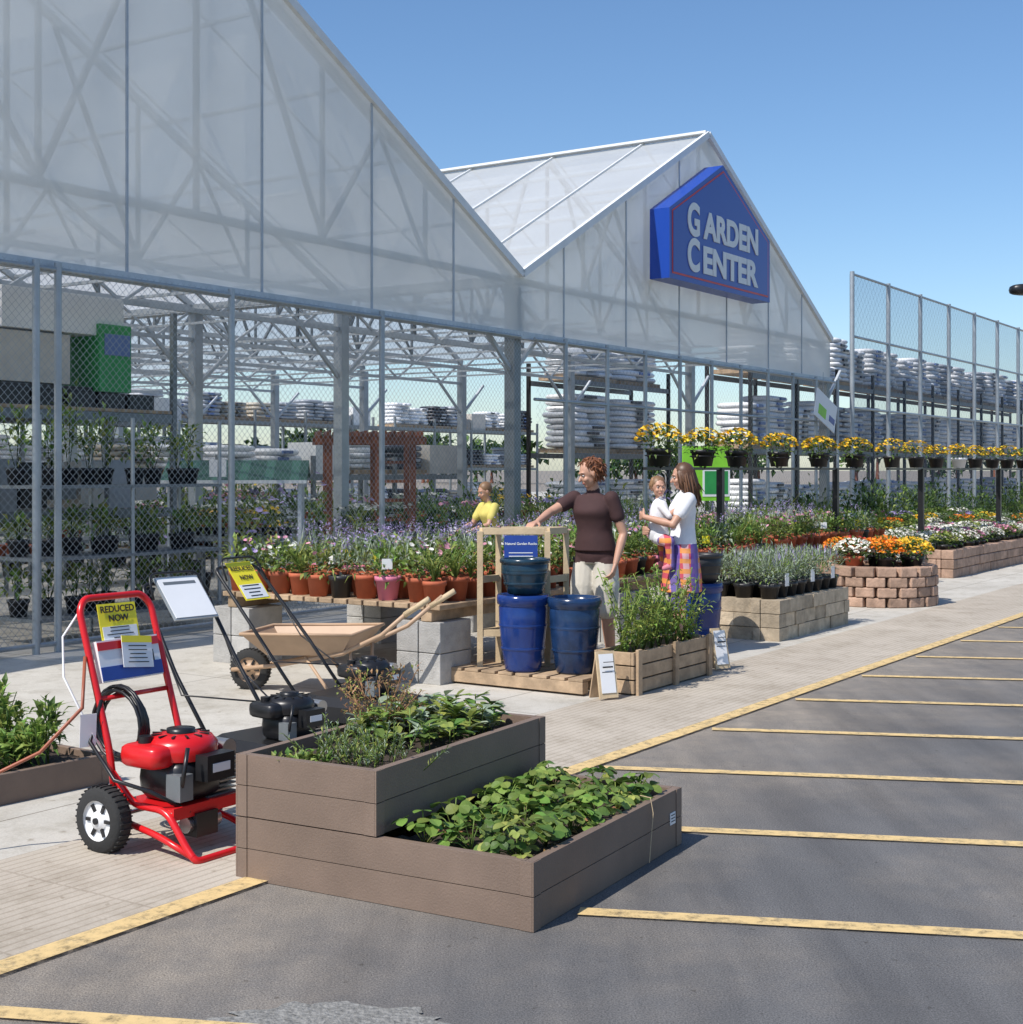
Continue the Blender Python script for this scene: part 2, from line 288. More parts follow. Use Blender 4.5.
for x0 in gx:
    xm=x0+W/2;x1=x0+W
    seams=[x0]+[x0+d for d in(1.1,2.9,4.67,6.47,8.27,9.87)]+[x1]
    for a,b in zip(seams[:-1],seams[1:]):
        pts=[(a,0,BZ),(b,0,BZ),(b,0,roofz(b,x0))]
        if a<xm<b: pts.append((xm,0,RZ))
        pts.append((a,0,roofz(a,x0))); cl.add(pts,[tuple(range(len(pts)))],clad)
        if a!=x0: tr_.b2((a-.012,-.02,BZ),(a+.012,-.003,roofz(a,x0)-.02),sealm)
    tr_.bar((x0,-.035,EZ+.02),(xm,-.035,RZ+.02),.06,.1,white); tr_.bar((xm,-.035,RZ+.02),(x1,-.035,EZ+.02),.06,.1,white)
    rf.add([(x0,0,EZ),(xm,0,RZ),(xm,DEP,RZ),(x0,DEP,EZ)],[(0,1,2,3)],roofm)
    rf.add([(xm,0,RZ),(x1,0,EZ),(x1,DEP,EZ),(xm,DEP,RZ)],[(0,1,2,3)],roofm)
    y=1.2
    while y<DEP:
        tr_.bar((x0,y,EZ+.02),(xm,y,RZ+.02),.03,.03,white); tr_.bar((xm,y,RZ+.02),(x1,y,EZ+.02),.03,.03,white); y+=1.8
    tr_.bar((xm,-.03,RZ+.05),(xm,DEP,RZ+.05),.2,.04,white)
    tr_.b2((x0-.12,.02,EZ-.12),(x0+.12,DEP,EZ+.0),frame_m)
    k=0; y=.12
    while y<DEP:
        w=.07
        fr.bar((x0,y,EZ-.06),(xm,y,RZ-.06),w,.09,frame_m); fr.bar((xm,y,RZ-.06),(x1,y,EZ-.06),w,.09,frame_m)
        fr.bar((x0,y,EZ-.05),(x1,y,EZ-.05),w,.08,frame_m)
        if k>0:
            fr.bar((x0,y,BZ+.2),(x1,y,BZ+.2),w*.8,.06,frame_m)
            nz=14
            for i in range(nz):
                a=x0+W*i/nz;b=x0+W*(i+1)/nz; z0,z1=(BZ+.2,EZ-.05) if i%2 else (EZ-.05,BZ+.2)
                fr.bar((a,y+.02,z0),(b,y+.02,z1),.035,.035,frame_m)
        for sg in(1,-1):
            q=lambda d,z:(xm+sg*d,y+.03,z)
            fr.bar(q(0,EZ),q(0,RZ-.1),.05,.05,galvd)
            fr.bar(q(1.9,EZ),q(1.9,roofz(xm+1.9,x0)-.1),.045,.045,galvd); fr.bar(q(3.8,EZ),q(3.8,roofz(xm+3.8,x0)-.1),.045,.045,galvd)
            fr.bar(q(1.9,EZ),q(.65,roofz(xm+.65,x0)-.1),.05,.05,galvd); fr.bar(q(1.9,EZ),q(2.9,roofz(xm+2.9,x0)-.1),.05,.05,galvd)
            fr.bar(q(3.8,EZ),q(2.9,roofz(xm+2.9,x0)-.1),.04,.04,galvd)
        for xx in([x0,x1] if x0==gx[-1] else [x0]):
            c=galvd if k==0 else galv
            fr.b2((xx-.08,y-.08,0),(xx+.08,y+.08,EZ-.15),c)
            fr.bar((xx,y,2.9),(xx+.9,y,BZ+.2),.05,.05,frame_m); fr.bar((xx,y,2.9),(xx-.9,y,BZ+.2),.05,.05,frame_m)
        y+=3.0;k+=1
    for i in range(1,10):
        if i==5: continue
        x=x0+W*i/10; fr.bar((x,.2,roofz(x,x0)-.05),(x,DEP,roofz(x,x0)-.05),.04,.04,frame_m)
    for i in range(1,9):
        x=x0+W*i/9; fr.bar((x,.2,BZ+.28),(x,DEP,BZ+.28),.035,.035,frame_m)
tr_.b2((gx[0],-.05,BZ-.1),(gx[-1]+W,.05,BZ-.002),frame_m)
cl.done('gable_cladding',parent=root); rf.done('roof_sheets',parent=root); fr.done('trusses_and_columns',parent=root); tr_.done('trim',parent=root)
# ------------------------------------------------------------ garden center sign
sg=MB()
def pent(ins,y):
    a,b,z0,z1,zp=11.5,15.35,4.55,5.63,6.62
    xm=(a+b)/2; sl=ins*1.15
    return [(a+ins,y,z0+ins),(b-ins,y,z0+ins),(b-ins,y,z1-ins*.35),(xm,y,zp-sl),(a+ins,y,z1-ins*.35)]
def prism(mb,f,bk,m):
    n=len(f); mb.add(f+bk,[tuple(range(n)),tuple(range(2*n-1,n-1,-1))]+[(i,i+n,(i+1)%n+n,(i+1)%n) for i in range(n)],m)
prism(sg,pent(0,-.4),pent(0,-.06),signb); prism(sg,pent(.08,-.405),pent(.08,-.401),signr); prism(sg,pent(.11,-.41),pent(.11,-.406),signb)
so=sg.done('garden_center_sign',(O[0],O[1],0),ALPHA)
r90=(rad(90),0,0)
for z,a,b in((5.32,'G','ARDEN'),(4.76,'C','ENTER')):
    text(so,a,(12.3,-.418,z),r90,.7,white,.024,.006,fitw=.42)
    text(so,b,(13.72,-.418,z+.01),r90,.58,white,.024,.006,fitw=2.15)
# ------------------------------------------------------------ fences
def chainlink(mb,x0,x1,z0,z1,d,w,m,y=0):
    H=z1-z0; x=x0-H
    while x<x1:
        for sgn in(1,-1):
            a=max(x,x0);b=min(x+H,x1)
            if b>a:
                if sgn==1: pa=(a,z0+a-x);pb=(b,z0+b-x)
                else: pa=(a,z1-(a-x));pb=(b,z1-(b-x))
                h=w*.7
                mb.add([(pa[0]-h*sgn,y+.003*sgn,pa[1]+h),(pa[0]+h*sgn,y+.003*sgn,pa[1]-h),(pb[0]+h*sgn,y+.003*sgn,pb[1]-h),(pb[0]-h*sgn,y+.003*sgn,pb[1]+h)],[(0,1,2,3)],m)
        x+=d
f=MB()
for x in(-4.7,-2.3,.1,.33,2.45,4.85): f.cyl((x,-.12,0),(x,-.12,3.42),.034,galv,10)
for z in(.08,3.36): f.cyl((-6,-.12,z),(7.75,-.12,z),.022,galv,8)
chainlink(f,-6,7.8,.06,3.4,.075,.002,galv,-.15)
f.done('chain_link_fence',(O[0],O[1],0),ALPHA)
f=MB()
x=8.9
while x<19.5:
    f.cyl((x,-.12,0),(x,-.12,3.42),.032,galv,10); x+=1.17
for z in(.1,2.55,3.36): f.cyl((8.1,-.12,z),(19.3,-.12,z),.022,galv,8)
chainlink(f,8.1,19.3,.06,3.4,.11,.0016,galv,-.15)
f.done('chain_link_fence',(O[0],O[1],0),ALPHA)
f=MB(); cloth=mat('mesh_screen',(.07,.1,.15),.8,alpha=.27)
x=20.6
while x<70:
    f.cyl((x,0,0),(x,0,5.75),.05,galv,10); x+=2.3
for z in(.1,2.9,4.4,5.7): f.cyl((20.6,0,z),(70,0,z),.028,galv,8)
f.add([(20.6,.06,.1),(70,.06,.1),(70,.06,5.7),(20.6,.06,5.7)],[(0,1,2,3)],cloth)
chainlink(f,20.6,44,.1,5.7,.22,.003,galvd,.02)
f.done('tall_mesh_fence',(O[0],O[1],0),ALPHA)
# ------------------------------------------------------------ racks with goods
def bagload(mb,x,y,z,w,d,h,m,m2=None):
    mb.box((x,y,z+.06),(w,d,.1),wood)
    n=max(2,int(h/.14)); hh=(h-.12)/n
    for i in range(n):
        zz=z+.12+hh*(i+.5)
        if R.random()<.5:
            for sx in(-.25,.25): mb.ell((x+sx*w+R.gauss(0,.015),y+R.gauss(0,.02),zz),(w*.255,d*.5,hh*.56),m,10,6,.55)
        else: mb.ell((x+R.gauss(0,.02),y+R.gauss(0,.02),zz),(w*.5,d*.48,hh*.56),m,10,6,.5)
        if m2 and R.random()<.6: mb.box((x+R.uniform(-.15,.15)*w,y-d*.5,zz),(w*.25,.05,hh*.45),m2)
def rack(name,s0,s1,t,levels,depth=1.0,post=galvd,mats=None,top=1.0,lo=.6,full=.8):
    mb=MB(); n=int((s1-s0)/2.6); w=(s1-s0)/n
    topz=levels[-1]+.4
    for i in range(n+1):
        for dy in(0,depth): mb.b2((s0+i*w-.04,t+dy-.04,0),(s0+i*w+.04,t+dy+.04,topz),post)
    for z in levels:
        for dy in(0,depth):
            if z>.3: mb.b2((s0+.04,t+dy-.03,z-.12),(s1-.04,t+dy+.03,z-.002),galvd)
        for i in range(n):
            for sx in(.27,.73):
                r=R.random()
                x=s0+(i+sx)*w
                if r<full: bagload(mb,x,t+depth/2,z,w*.42,depth*.85,R.uniform(lo,1)*top,R.choice(mats or [bagw,bagw,bagw,bagg,bagt,bagk]),R.choice([bagb,bagb,bagk,bagg]))
                elif r<.95: mb.box((x,t+depth/2,z+.35),(w*.4,depth*.8,.68),R.choice([card,white,card]))
    return mb.done(name,(O[0],O[1],0),ALPHA)
rack('pallet_rack',-16,20,19,[.1,1.6,2.9],1.0)
rack('pallet_rack',9,20,9.5,[.1,1.5],1.0,top=.8)
rack('pallet_rack',20,46,24,[.1,1.7,3.3],1.1)
rack('bag_rack',22.2,50,3.0,[.1,2.1,3.85],1.1,mats=[bagw,bagw,bagw,bagw,bagg],top=1.3,post=blackm,lo=.8,full=1)
rack('bag_rack',19.9,24.9,6.5,[.1,2.0,3.7],1.1,mats=[bagw],top=1.4,post=blackm,lo=.8,full=1)
mb=MB()
for x in(.6,2.9):
    for y in(1.2,2.3): mb.b2((x-.03,y-.03,0),(x+.03,y+.03,3.3),galvd)
for z in(1.2,2.2):
    for y in(1.2,2.3): mb.b2((.64,y-.03,z-.1),(2.86,y+.03,z-.002),galvd)
mb.b2((.66,1.16,2.2),(2.84,2.34,2.235),wood)
for i in range(5): mb.box((.95+.4*i,1.55,2.32),(.34,.5,.16),blackp)
mb.box((1.2,1.7,2.72),(.9,.7,.5),card); mb.box((1.55,1.7,3.19),(1.5,.8,.4),white); mb.box((2.15,1.6,2.76),(.42,.7,.7),grn); mb.box((2.17,1.245,2.9),(.34,.01,.22),bagb)
mb.box((1.4,1.7,2.43),(1.4,.7,.05),blackp)
for i in range(6): mb.box((.9+.36*i,1.7,1.45),(.3,.6,R.uniform(.3,.55)),R.choice([blackp,card,bagg,galvd]))
mb.done('stock_shelf_with_boxes',(O[0],O[1],0),ALPHA,bevel=.006)
mb=MB()
for x in(.42,1.5,2.65):
    for y in(.25,.85): mb.cyl((x,y,0),(x,y,2.1),.02,galv,8)
for z in(.25,.8,1.46):
    mb.b2((.4,.23,z-.03),(2.67,.87,z),galvd)
    for i in range(9):
        x=.5+i*.25; y=R.uniform(.42,.68); mb.pot(x,y,z,.1,.16,blackp,10)
        h=R.uniform(.2,.36) if z<1.4 else R.uniform(.3,.75)
        for q in range(4):
            px,py=x+R.gauss(0,.07),y+R.gauss(0,.07); mb.tube([(x,y,z+.1),((x+px)/2,(y+py)/2,z+.1+h*.5),(px,py,z+.1+h)],.005,gD,4)
        mb.foliage((x,y,z+.15+h*.55),(.16,.16,h*.5),int(50+h*60),.09,.04,[gM,gL,gB,gY],shell=.2)
mb.done('plant_rack',(O[0],O[1],0),ALPHA)
mb=MB()
for x in(.1,.9,1.7): mb.b2((x-3.6+.0,.3,0),(x-3.6+.78,.5,.95),block)
mb.done('block_wall',(O[0],O[1],0),ALPHA,bevel=.01)
mb=MB()
for x in(-.75,.15,.8):
    for y in(0,.9): mb.b2((x-.05,y-.05,0),(x+.05,y+.05,2.0),redwood)
for y in(-.02,.92): mb.b2((-1.0,y-.03,2.0),(1.05,y+.03,2.12),redwood)
for i in range(12): mb.b2((-.95+i*.17,-.25,2.12),(-.91+i*.17,1.15,2.21),redwood)
for y in(0,.9):
    for z in(.5,.8,1.1,1.4,1.7): mb.b2((.15,y-.01,z),(.8,y+.01,z+.04),redwood)
p=mb.done('garden_pergola',(-2.2,21.8,0),rad(12)); p.scale=(.84,.84,1)
mb=MB()
for x in(-.85,.85):
    for y in(0,.8): mb.b2((x-.025,y-.025,0),(x+.025,y+.025,1.45),white)
ae=mat('awning_edge',(.06,.17,.12),.6)
for i in range(17):
    x=-.95+i*.112; mb.add([(x,-.15,1.48),(x+.112,-.15,1.48),(x+.112,.55,1.72),(x,.55,1.72)],[(0,1,2,3)],tarp if i%3 else ae)
mb.add([(-.95,.55,1.72),(.95,.55,1.72),(.95,1.0,1.5),(-.95,1.0,1.5)],[(0,1,2,3)],tarp)
mb.b2((-.95,-.17,1.44),(.95,-.15,1.48),white)
mb.b2((-.85,0,.75),(.85,.8,.8),galvd)
for i in range(14):
    x=-.75+.11*i; mb.pot(x,.25+R.random()*.3,.8,.05,.1,blackp,8); mb.foliage((x,.35,1.0),(.09,.1,.13),40,.05,.025,[gM,gD,gL])
    if R.random()<.5: mb.foliage((x,.3,1.08),(.08,.09,.07),12,.04,.03,[R.choice([fW,fK,fY])])
mb.box((-.2,-.2,1.62),(.22,.01,.2),tagw)
p=mb.done('canopy_stall',(-3.3,16.7,0),rad(6)); p.scale=(.9,1,1)
mb=MB()
for i in range(140):
    s_=R.uniform(-2,19);t=R.uniform(1.5,14)
    if t<2.4 and s_<3.4: continue
    h=R.uniform(.4,1.3); w=R.uniform(.25,.45)
    mb.pot(s_,t,0,.16,.26,blackp,8); mb.foliage((s_,t,.25+h*.5),(w,w,h*.5),int(80*h+25),.15,.06,R.choice([[gD,gM],[gM,gL],[gM,gY],[gM,gB],[gL,gY]]),shell=.3)
    if R.random()<.25:
        c=R.choice([fW,fK,fP,fY])
        for _ in range(24): mb.flower((s_+R.gauss(0,w*.6),t+R.gauss(0,w*.6),.3+h*R.uniform(.5,1)),.05,c)
mb.done('nursery_stock_plants',(O[0],O[1],0),ALPHA)
mb=MB()
for j in range(5):
    for i in range(7):
        x=i*2.7-1; y=2.3+j*2.6
        mb.b2((x,y,.62),(x+2,y+.9,.66),galvd)
        for a in(.1,1.9):
            for b in(.1,.8): mb.b2((x+a-.02,y+b-.02,0),(x+a+.02,y+b+.02,.62),galvd)
        ms=R.choice([[gM,gL],[gD,gM],[gS],[gL,gY]]); c=R.choice([fW,fW,fK,fP,fY])
        for _ in range(14):
            px,py=x+R.uniform(.1,1.9),y+R.uniform(.1,.8); mb.pot(px,py,.66,.07,.12,R.choice([terr,blackp]),8); mb.foliage((px,py,.9),(.13,.13,.16),26,.08,.035,ms)
            for q in range(4): mb.flower((px+R.gauss(0,.08),py+R.gauss(0,.08),1.02+R.random()*.08),.035,c)
mb.done('nursery_tables',(O[0],O[1],0),ALPHA)
# ------------------------------------------------------------ flower tables outside
def flower_plant(mb,x,y,z,kind,sc_=1):
    if kind=='lav':
        mb.foliage((x,y,z+.1),(.12,.12,.11),45,.09,.014,[gS,gM,gY])
        for _ in range(11):
            a=R.uniform(0,6.28);l=R.uniform(.14,.3);p=Vector((x+.03*math.cos(a),y+.03*math.sin(a),z+.1));q=p+Vector((math.cos(a)*.12,math.sin(a)*.12,l))
            mb.leaf(p,q-p,(q-p).length,.008,gS,0); mb.foliage(tuple(q),(.011,.011,.04),6,.02,.011,[fP])
    elif kind=='grass':
        for _ in range(46):
            a=R.uniform(0,6.28);l=R.uniform(.15,.36); mb.leaf((x,y,z),(math.cos(a)*R.uniform(.1,.7),math.sin(a)*R.uniform(.1,.7),1),l,.012,R.choice([gY,gM,gL]),.35)
    elif kind=='green':
        mb.foliage((x,y,z+.12),(.14,.14,.15),80,.08,.03,R.choice([[gM,gL],[gL,gY],[gS,gM],[gB,gL]]))
    else:
        c,ms=kind
        mb.foliage((x,y,z+.1),(.14,.14,.14),75,.075,.032,ms)
        for _ in range(9):
            a=R.uniform(0,6.28);r=.13*math.sqrt(R.random()); mb.flower((x+r*math.cos(a),y+r*math.sin(a),z+.2+R.uniform(-.05,.08)),.023,c)
kinds=['lav','grass','green',(fW,[gM,gL]),(fK,[gY,gM]),'green','lav',(fP,[gS,gM]),'grass','green',(fK,[gM,gL]),'lav']
def table(name,s0,s1,t0,t1,z=.6):
    mb=MB()
    n=int((t1-t0)/.15)
    for i in range(n): mb.b2((s0,t0+i*.15+.01,z-.04),(s1,t0+i*.15+.14,z),wood)
    for y in(t0+.1,t1-.3): mb.b2((s0+.02,y,z-.13),(s1-.02,y+.1,z-.042),wood)
    nb=max(2,int((s1-s0)/2.2)+1)
    for i in range(nb):
        x=s0+.02+(s1-s0-.44)*i/(nb-1)
        for y in(t0+.02,t1-.44):
            for k in range(2):
                for q in(0,.21): mb.b2((x+.003,y+q+.003,k*.235+.002),(x+.4,y+q+.203,k*.235+.232),block)
    tb=mb.done(name,(O[0],O[1],0),ALPHA,bevel=.006)
    mb=MB(); y=t0+.15
    while y<t1-.05:
        x=s0+.13; kd=R.choice(kinds)
        while x<s1-.08:
            if R.random()<.6: kd=R.choice(kinds)
            xx,yy=x+R.gauss(0,.02),y+R.gauss(0,.02); pr=R.uniform(.085,.105)
            pm=terr if R.random()<.84 else R.choice([pinkp,blackp,pinkp])
            mb.pot(xx,yy,z,pr,pr*1.8,pm,14); flower_plant(mb,xx,yy,z+.15,kd)
            if R.random()<.16: mb.box((xx-.06,yy-.04,z+.28),(.004,.08,.08),R.choice([tagy,tagw,tagw]),rz=R.uniform(-.6,.9))
            x+=.235
        y+=.225
    mb.done('potted_flowers',(O[0],O[1],0),ALPHA); return tb
table('plant_bench',.6,2.75,-4.1,-1.7)
table('plant_bench',3.5,7.2,-4.0,-1.9)
table('plant_bench',8.2,12.0,-3.7,-1.6)
# ------------------------------------------------------------ tiered planter
A2=rad(60.6); C2=(.075,4.84,0); SZ=1.32
mb=MB()
def bed(mb,x0,x1,y0,y1,z0,nb,bh=.119,th=.035):
    for k in range(nb):
        za=z0+k*(bh+.003)+.002;zb=za+bh
        mb.b2((x0+.001,y0,za),(x1-.001,y0+th,zb),comp); mb.b2((x0+.001,y1-th,za),(x1-.001,y1,zb),comp)
        mb.b2((x0,y0+th+.002,za),(x0+th,y1-th-.002,zb),comp); mb.b2((x1-th,y0+th+.002,za),(x1,y1-th-.002,zb),comp)
        for (a,b,c,d) in((x0,y0,1,1),(x1,y0,-1,1),(x0,y1,1,-1),(x1,y1,-1,-1)):
            mb.b2((a-.004*c,b-.004*d,za),(a+.05*c,b+.003*d,zb),comp); mb.b2((a-.004*c,b+.0035*d,za),(a+.003*c,b+.05*d,zb),comp)
bed(mb,0,SZ,0,SZ,0,2); bed(mb,0,SZ,.66,SZ,.246,2)
def soilsheet(mb,x0,x1,y0,y1,z,nx=24,ny=14):
    vs=[(x0+(x1-x0)*i/nx,y0+(y1-y0)*j/ny,z+R.uniform(-.012,.012)) for j in range(ny+1) for i in range(nx+1)]
    mb.add(vs,[(j*(nx+1)+i,j*(nx+1)+i+1,(j+1)*(nx+1)+i+1,(j+1)*(nx+1)+i) for j in range(ny) for i in range(nx)],soil,True)
soilsheet(mb,.03,SZ-.03,.03,.67,.2); soilsheet(mb,.03,SZ-.03,.69,SZ-.03,.44)
mb.box((SZ*.93,-.003,.13),(.055,.003,.05),tagw)
for k in range(3): mb.box((SZ*.93,-.0055,.145-.013*k),(.04,.001,.004),ink)
mb.tube([(SZ*.78,.06,.26),(SZ*.76,.0,.262),(SZ*.76,-.012,.2),(SZ*.74,-.014,.1),(SZ*.7,-.03,.02)],.002,woodl,5)
pl=mb.done('tiered_raised_planter',C2,A2,bevel=.004)
mb=MB()
def leaflet(mb,p,d,nrm,L,m,wd=1):
    x=d.cross(nrm).normalized(); prof=[(0,0),(.25,.28*wd),(.5,.42*wd),(.72,.4*wd),(.9,.26*wd),(1,.02)]
    cu=R.uniform(.1,.45); w1=R.uniform(.05,.25)
    vs=[p+d*L*t+nrm*L*(-cu*t*t+.03) for t,_ in prof]
    l=[p+d*L*(t+R.uniform(-.04,.04))+x*w*L+nrm*L*(w1*w-cu*t*t+.05) for t,w in prof[1:-1]]; r=[p+d*L*(t+R.uniform(-.04,.04))-x*w*L+nrm*L*(w1*w-cu*t*t+.05) for t,w in prof[1:-1]]
    V=vs+l+r; F=[(0,1,6),(0,10,1)]
    for i in range(3): F.append((1+i,2+i,7+i,6+i)); F.append((1+i,10+i,11+i,2+i))
    F.append((4,5,9));F.append((4,13,5))
    mb.add(V,F,m,False)
for _ in range(300):
    cx,cy=(int(R.uniform(0,6))+.5)*.205+.03,(int(R.uniform(0,3))+.5)*.2+.03
    r_=R.uniform(.01,.13);a=R.uniform(0,6.28)
    x=min(max(cx+r_*math.cos(a),.06),1.25);y=min(max(cy+r_*math.sin(a),.06),.62); h=R.uniform(.02,.105)*(1.2-r_*4)
    base=Vector((cx,cy,.2)); top=Vector((x,y,.22+max(h,.012)))
    mb.tube([base,(base+top)/2+Vector((0,0,.015)),top],.0022,gL,4)
    nr=Vector((math.cos(a)*.3+R.gauss(0,.3),math.sin(a)*.3+R.gauss(0,.3),1)).normalized()
    m=R.choice([gB,gL,gB,gL,gM,gY]); L=R.uniform(.03,.06)
    for da in(-1.5,0,1.5):
        d=Vector((math.cos(a+da),math.sin(a+da),R.uniform(-.1,.3))); d=(d-nr*d.dot(nr)*.7).normalized(); leaflet(mb,top,d,nr,L,m)
for _ in range(70):
    mb.leaf((R.uniform(.06,1.24),R.uniform(.06,.62),.21),(R.gauss(0,1),R.gauss(0,1),.15),.05,.025,dry)
mb.done('strawberry_plants',C2,A2)
mb=MB()
for _ in range(66):
    x,y=R.uniform(.5,1.24),R.uniform(.75,1.23); h=R.uniform(.04,.15)
    ms=R.choice([[gL,gS],[gS,gY],[gL,gY],[gB,gL]]);top=Vector((x,y,.45+h)); mb.tube([(x,y,.44),top],.003,gL,4)
    for k in range(10):
        a=R.uniform(0,6.28);el=R.uniform(.1,1.1);d=Vector((math.cos(a),math.sin(a),el)).normalized(); nr=Vector((-math.cos(a)*el,-math.sin(a)*el,1)).normalized()
        leaflet(mb,top-Vector((0,0,R.random()*h*.7)),d,nr,R.uniform(.045,.09),R.choice(ms),.6)
mb.done('sage_plants',C2,A2)
mb=MB()
for _ in range(75):
    x,y=R.gauss(.28,.09),R.gauss(.95,.1)
    d=Vector((R.gauss(0,.35),R.gauss(0,.35),1)).normalized();l=R.uniform(.06,.18)
    p=Vector((x,y,.44)); mb.tube([p,p+d*l],.002,gM,4)
    for k in range(22):
        q=p+d*l*R.uniform(.1,1);mb.leaf(q,d*.6+Vector((R.gauss(0,.6),R.gauss(0,.6),R.gauss(.2,.4))),.026,.005,R.choice([gS,gY,gL]),.05)
for _ in range(10):
    x,y=R.uniform(.05,.2),R.uniform(1.0,1.22); mb.foliage((x,y,.46),(.04,.04,.02),14,.04,.02,[gB,gY])
mb.done('rosemary_bush',C2,A2)
mb=MB()
for _ in range(60):
    a=R.uniform(0,6.28);l=R.uniform(.18,.36);p=Vector((.8,1.18,.44)); tip=p+Vector((math.cos(a)*l*.55,math.sin(a)*l*.55,l*R.uniform(.4,.95)))
    mb.tube([p,(p+tip)/2+Vector((R.gauss(0,.02),R.gauss(0,.02),0)),tip],.002,dry,4); mb.foliage(tuple(tip),(.035,.035,.04),9,.022,.01,[dry,dry,gY],shell=.1)
mb.done('dried_flower_plant',C2,A2)
mb=MB(); bed(mb,-2.6,0,0,1.1,0,1,.15); soilsheet(mb,-2.57,-.03,.03,1.07,.12)
LB=(-2.05,7.15,0)
mb.done('raised_garden_bed',LB,rad(53),bevel=.004)
mb=MB()
for _ in range(54):
    x,y=R.uniform(-1.6,-.1),R.uniform(.1,1.0); h=R.uniform(.1,.4)
    for q in range(3): mb.tube([(x,y,.12),(x+R.gauss(0,.06),y+R.gauss(0,.06),.12+h)],.003,gM,4)
    mb.foliage((x,y,.12+h*.65),(.1,.1,h*.5),70,.07,.03,R.choice([[gL,gB],[gL,gB,gY],[gM,gL]]),shell=.2)
mb.done('leafy_vegetable_plants',LB,rad(53))
# ------------------------------------------------------------ wheels / machines
def wheel(mb,x,y,z,r,w,rim=tagw,hub=blackm):
    mb.lathe((x,y,z),[(r*.6,-w/2),(r*.9,-w/2),(r*.985,-w*.33),(r,-w*.1),(r,w*.1),(r*.985,w*.33),(r*.9,w/2),(r*.6,w/2)],rubber,28,ax='x')
    n=34
    for j in range(n):
        a=6.283*j/n; mb.box((x,y+r*math.cos(a),z+r*math.sin(a)),(w*.8,.006,.006),rubber,rx=a)
    for sx in(-1,1):
        mb.lathe((x,y,z),[(r*.64,sx*w*.5),(r*.6,sx*w*.36),(r*.3,sx*w*.3),(r*.25,sx*w*.5),(.0,sx*w*.52)],rim,24,ax='x')
        for j in range(6):
            a=6.283*j/6; mb.bar((x+sx*w*.36,y+r*.25*math.cos(a),z+r*.25*math.sin(a)),(x+sx*w*.4,y+r*.52*math.cos(a),z+r*.52*math.sin(a)),.008,.014,hub)
        mb.cyl((x+sx*w*.4,y,z),(x+sx*w*.62,y,z),r*.1,hub,12)
def arc(pts,k=5):
    P=[Vector(p) for p in pts]; out=[P[0]]
    for i in range(1,len(P)-1):
        a,b,c=P[i-1],P[i],P[i+1]; ra=min(.06,(b-a).length*.45,(c-b).length*.45)
        s0=b+(a-b).normalized()*ra;s1=b+(c-b).normalized()*ra
        for j in range(k+1):
            t=j/k; out.append(s0*(1-t)**2+b*2*t*(1-t)+s1*t*t)
    out.append(P[-1]); return out
def engine(mb,c,s,topm,body=blackm):
    x,y,z=c
    mb.ell((x,y,z+.07*s),(.12*s,.12*s,.08*s),body,16,8,.5)
    for k in range(9): mb.box((x+.1*s,y-.03*s,z+.0*s+k*.015*s),(.14*s,.15*s,.006*s),chrome if k%2 else galvd)
    mb.box((x-.1*s,y-.1*s,z+.06*s),(.06*s,.07*s,.09*s),galvd)
    mb.lathe((x,y,z+.14*s),[(.125*s,0),(.13*s,.02*s),(.13*s,.05*s),(.11*s,.075*s),(.06*s,.085*s),(0,.086*s)],topm,24)
    mb.lathe((x,y,z+.225*s),[(.05*s,0),(.05*s,.015*s),(0,.016*s)],blackm,16)
    for k in range(12):
        a=6.283*k/12; mb.box((x+.085*s*math.cos(a),y+.085*s*math.sin(a),z+.222*s),(.035*s,.007*s,.006*s),blackm,rz=a)
    mb.ell((x-.11*s,y+.03*s,z+.16*s),(.075*s,.1*s,.042*s),topm,14,8,.45)
    mb.cyl((x-.12*s,y+.05*s,z+.19*s),(x-.12*s,y+.05*s,z+.225*s),.025*s,blackm,14)
    mb.box((x+.02*s,y-.15*s,z+.12*s),(.13*s,.06*s,.09*s),blackm)
    mb.box((x+.02*s,y-.182*s,z+.12*s),(.08*s,.004*s,.03*s),tagw)
    mb.cyl((x+.16*s,y-.08*s,z+.15*s),(x+.16*s,y+.06*s,z+.15*s),.035*s,chrome,12)
    mb.tube([(x-.1*s,y-.1*s,z+.02*s),(x-.13*s,y-.15*s,z+.1*s),(x-.1*s,y-.14*s,z+.2*s)],.008*s,body,6)
mb=MB()
for sx in(-.27,.25): wheel(mb,sx,0,.14,.14,.08)
mb.cyl((-.28,0,.14),(.26,0,.14),.009,chrome,10)
hx=.2
mb.tube(arc([(-hx,-.0,.15),(-hx,.05,.42),(-hx,.24,.99),(-hx+.04,.26,1.04),(hx-.04,.26,1.04),(hx,.24,.99),(hx,.05,.42),(hx,0,.15)]),.0155,redp,12)
mb.tube(arc([(-hx,.03,.32),(-hx,-.1,.2),(-hx,-.3,.2),(-hx,-.42,.06),(-hx,-.47,.016),(hx,-.47,.016),(hx,-.42,.06),(hx,-.3,.2),(hx,-.1,.2),(hx,.03,.32)]),.0155,redp,12)
mb.tube(arc([(-hx,0,.13),(-hx,-.25,.09),(-hx,-.46,.03)]),.014,redp,10); mb.tube(arc([(hx,0,.13),(hx,-.25,.09),(hx,-.46,.03)]),.014,redp,10)
mb.box((0,-.17,.2),(.39,.32,.012),redp); mb.box((0,-.33,.185),(.39,.012,.05),redp); mb.tube([(-hx,.12,.62),(hx,.12,.62)],.011,redp,8)
engine(mb,(0,-.17,.21),1.2,redp)
mb.box((-.02,-.3,.12),(.12,.1,.1),blackm); mb.cyl((-.1,-.3,.12),(.08,-.3,.12),.035,chrome,12)
T=Matrix.Translation((0,.16,.77))@Matrix.Rotation(rad(-15),4,'X'); mb.M=T
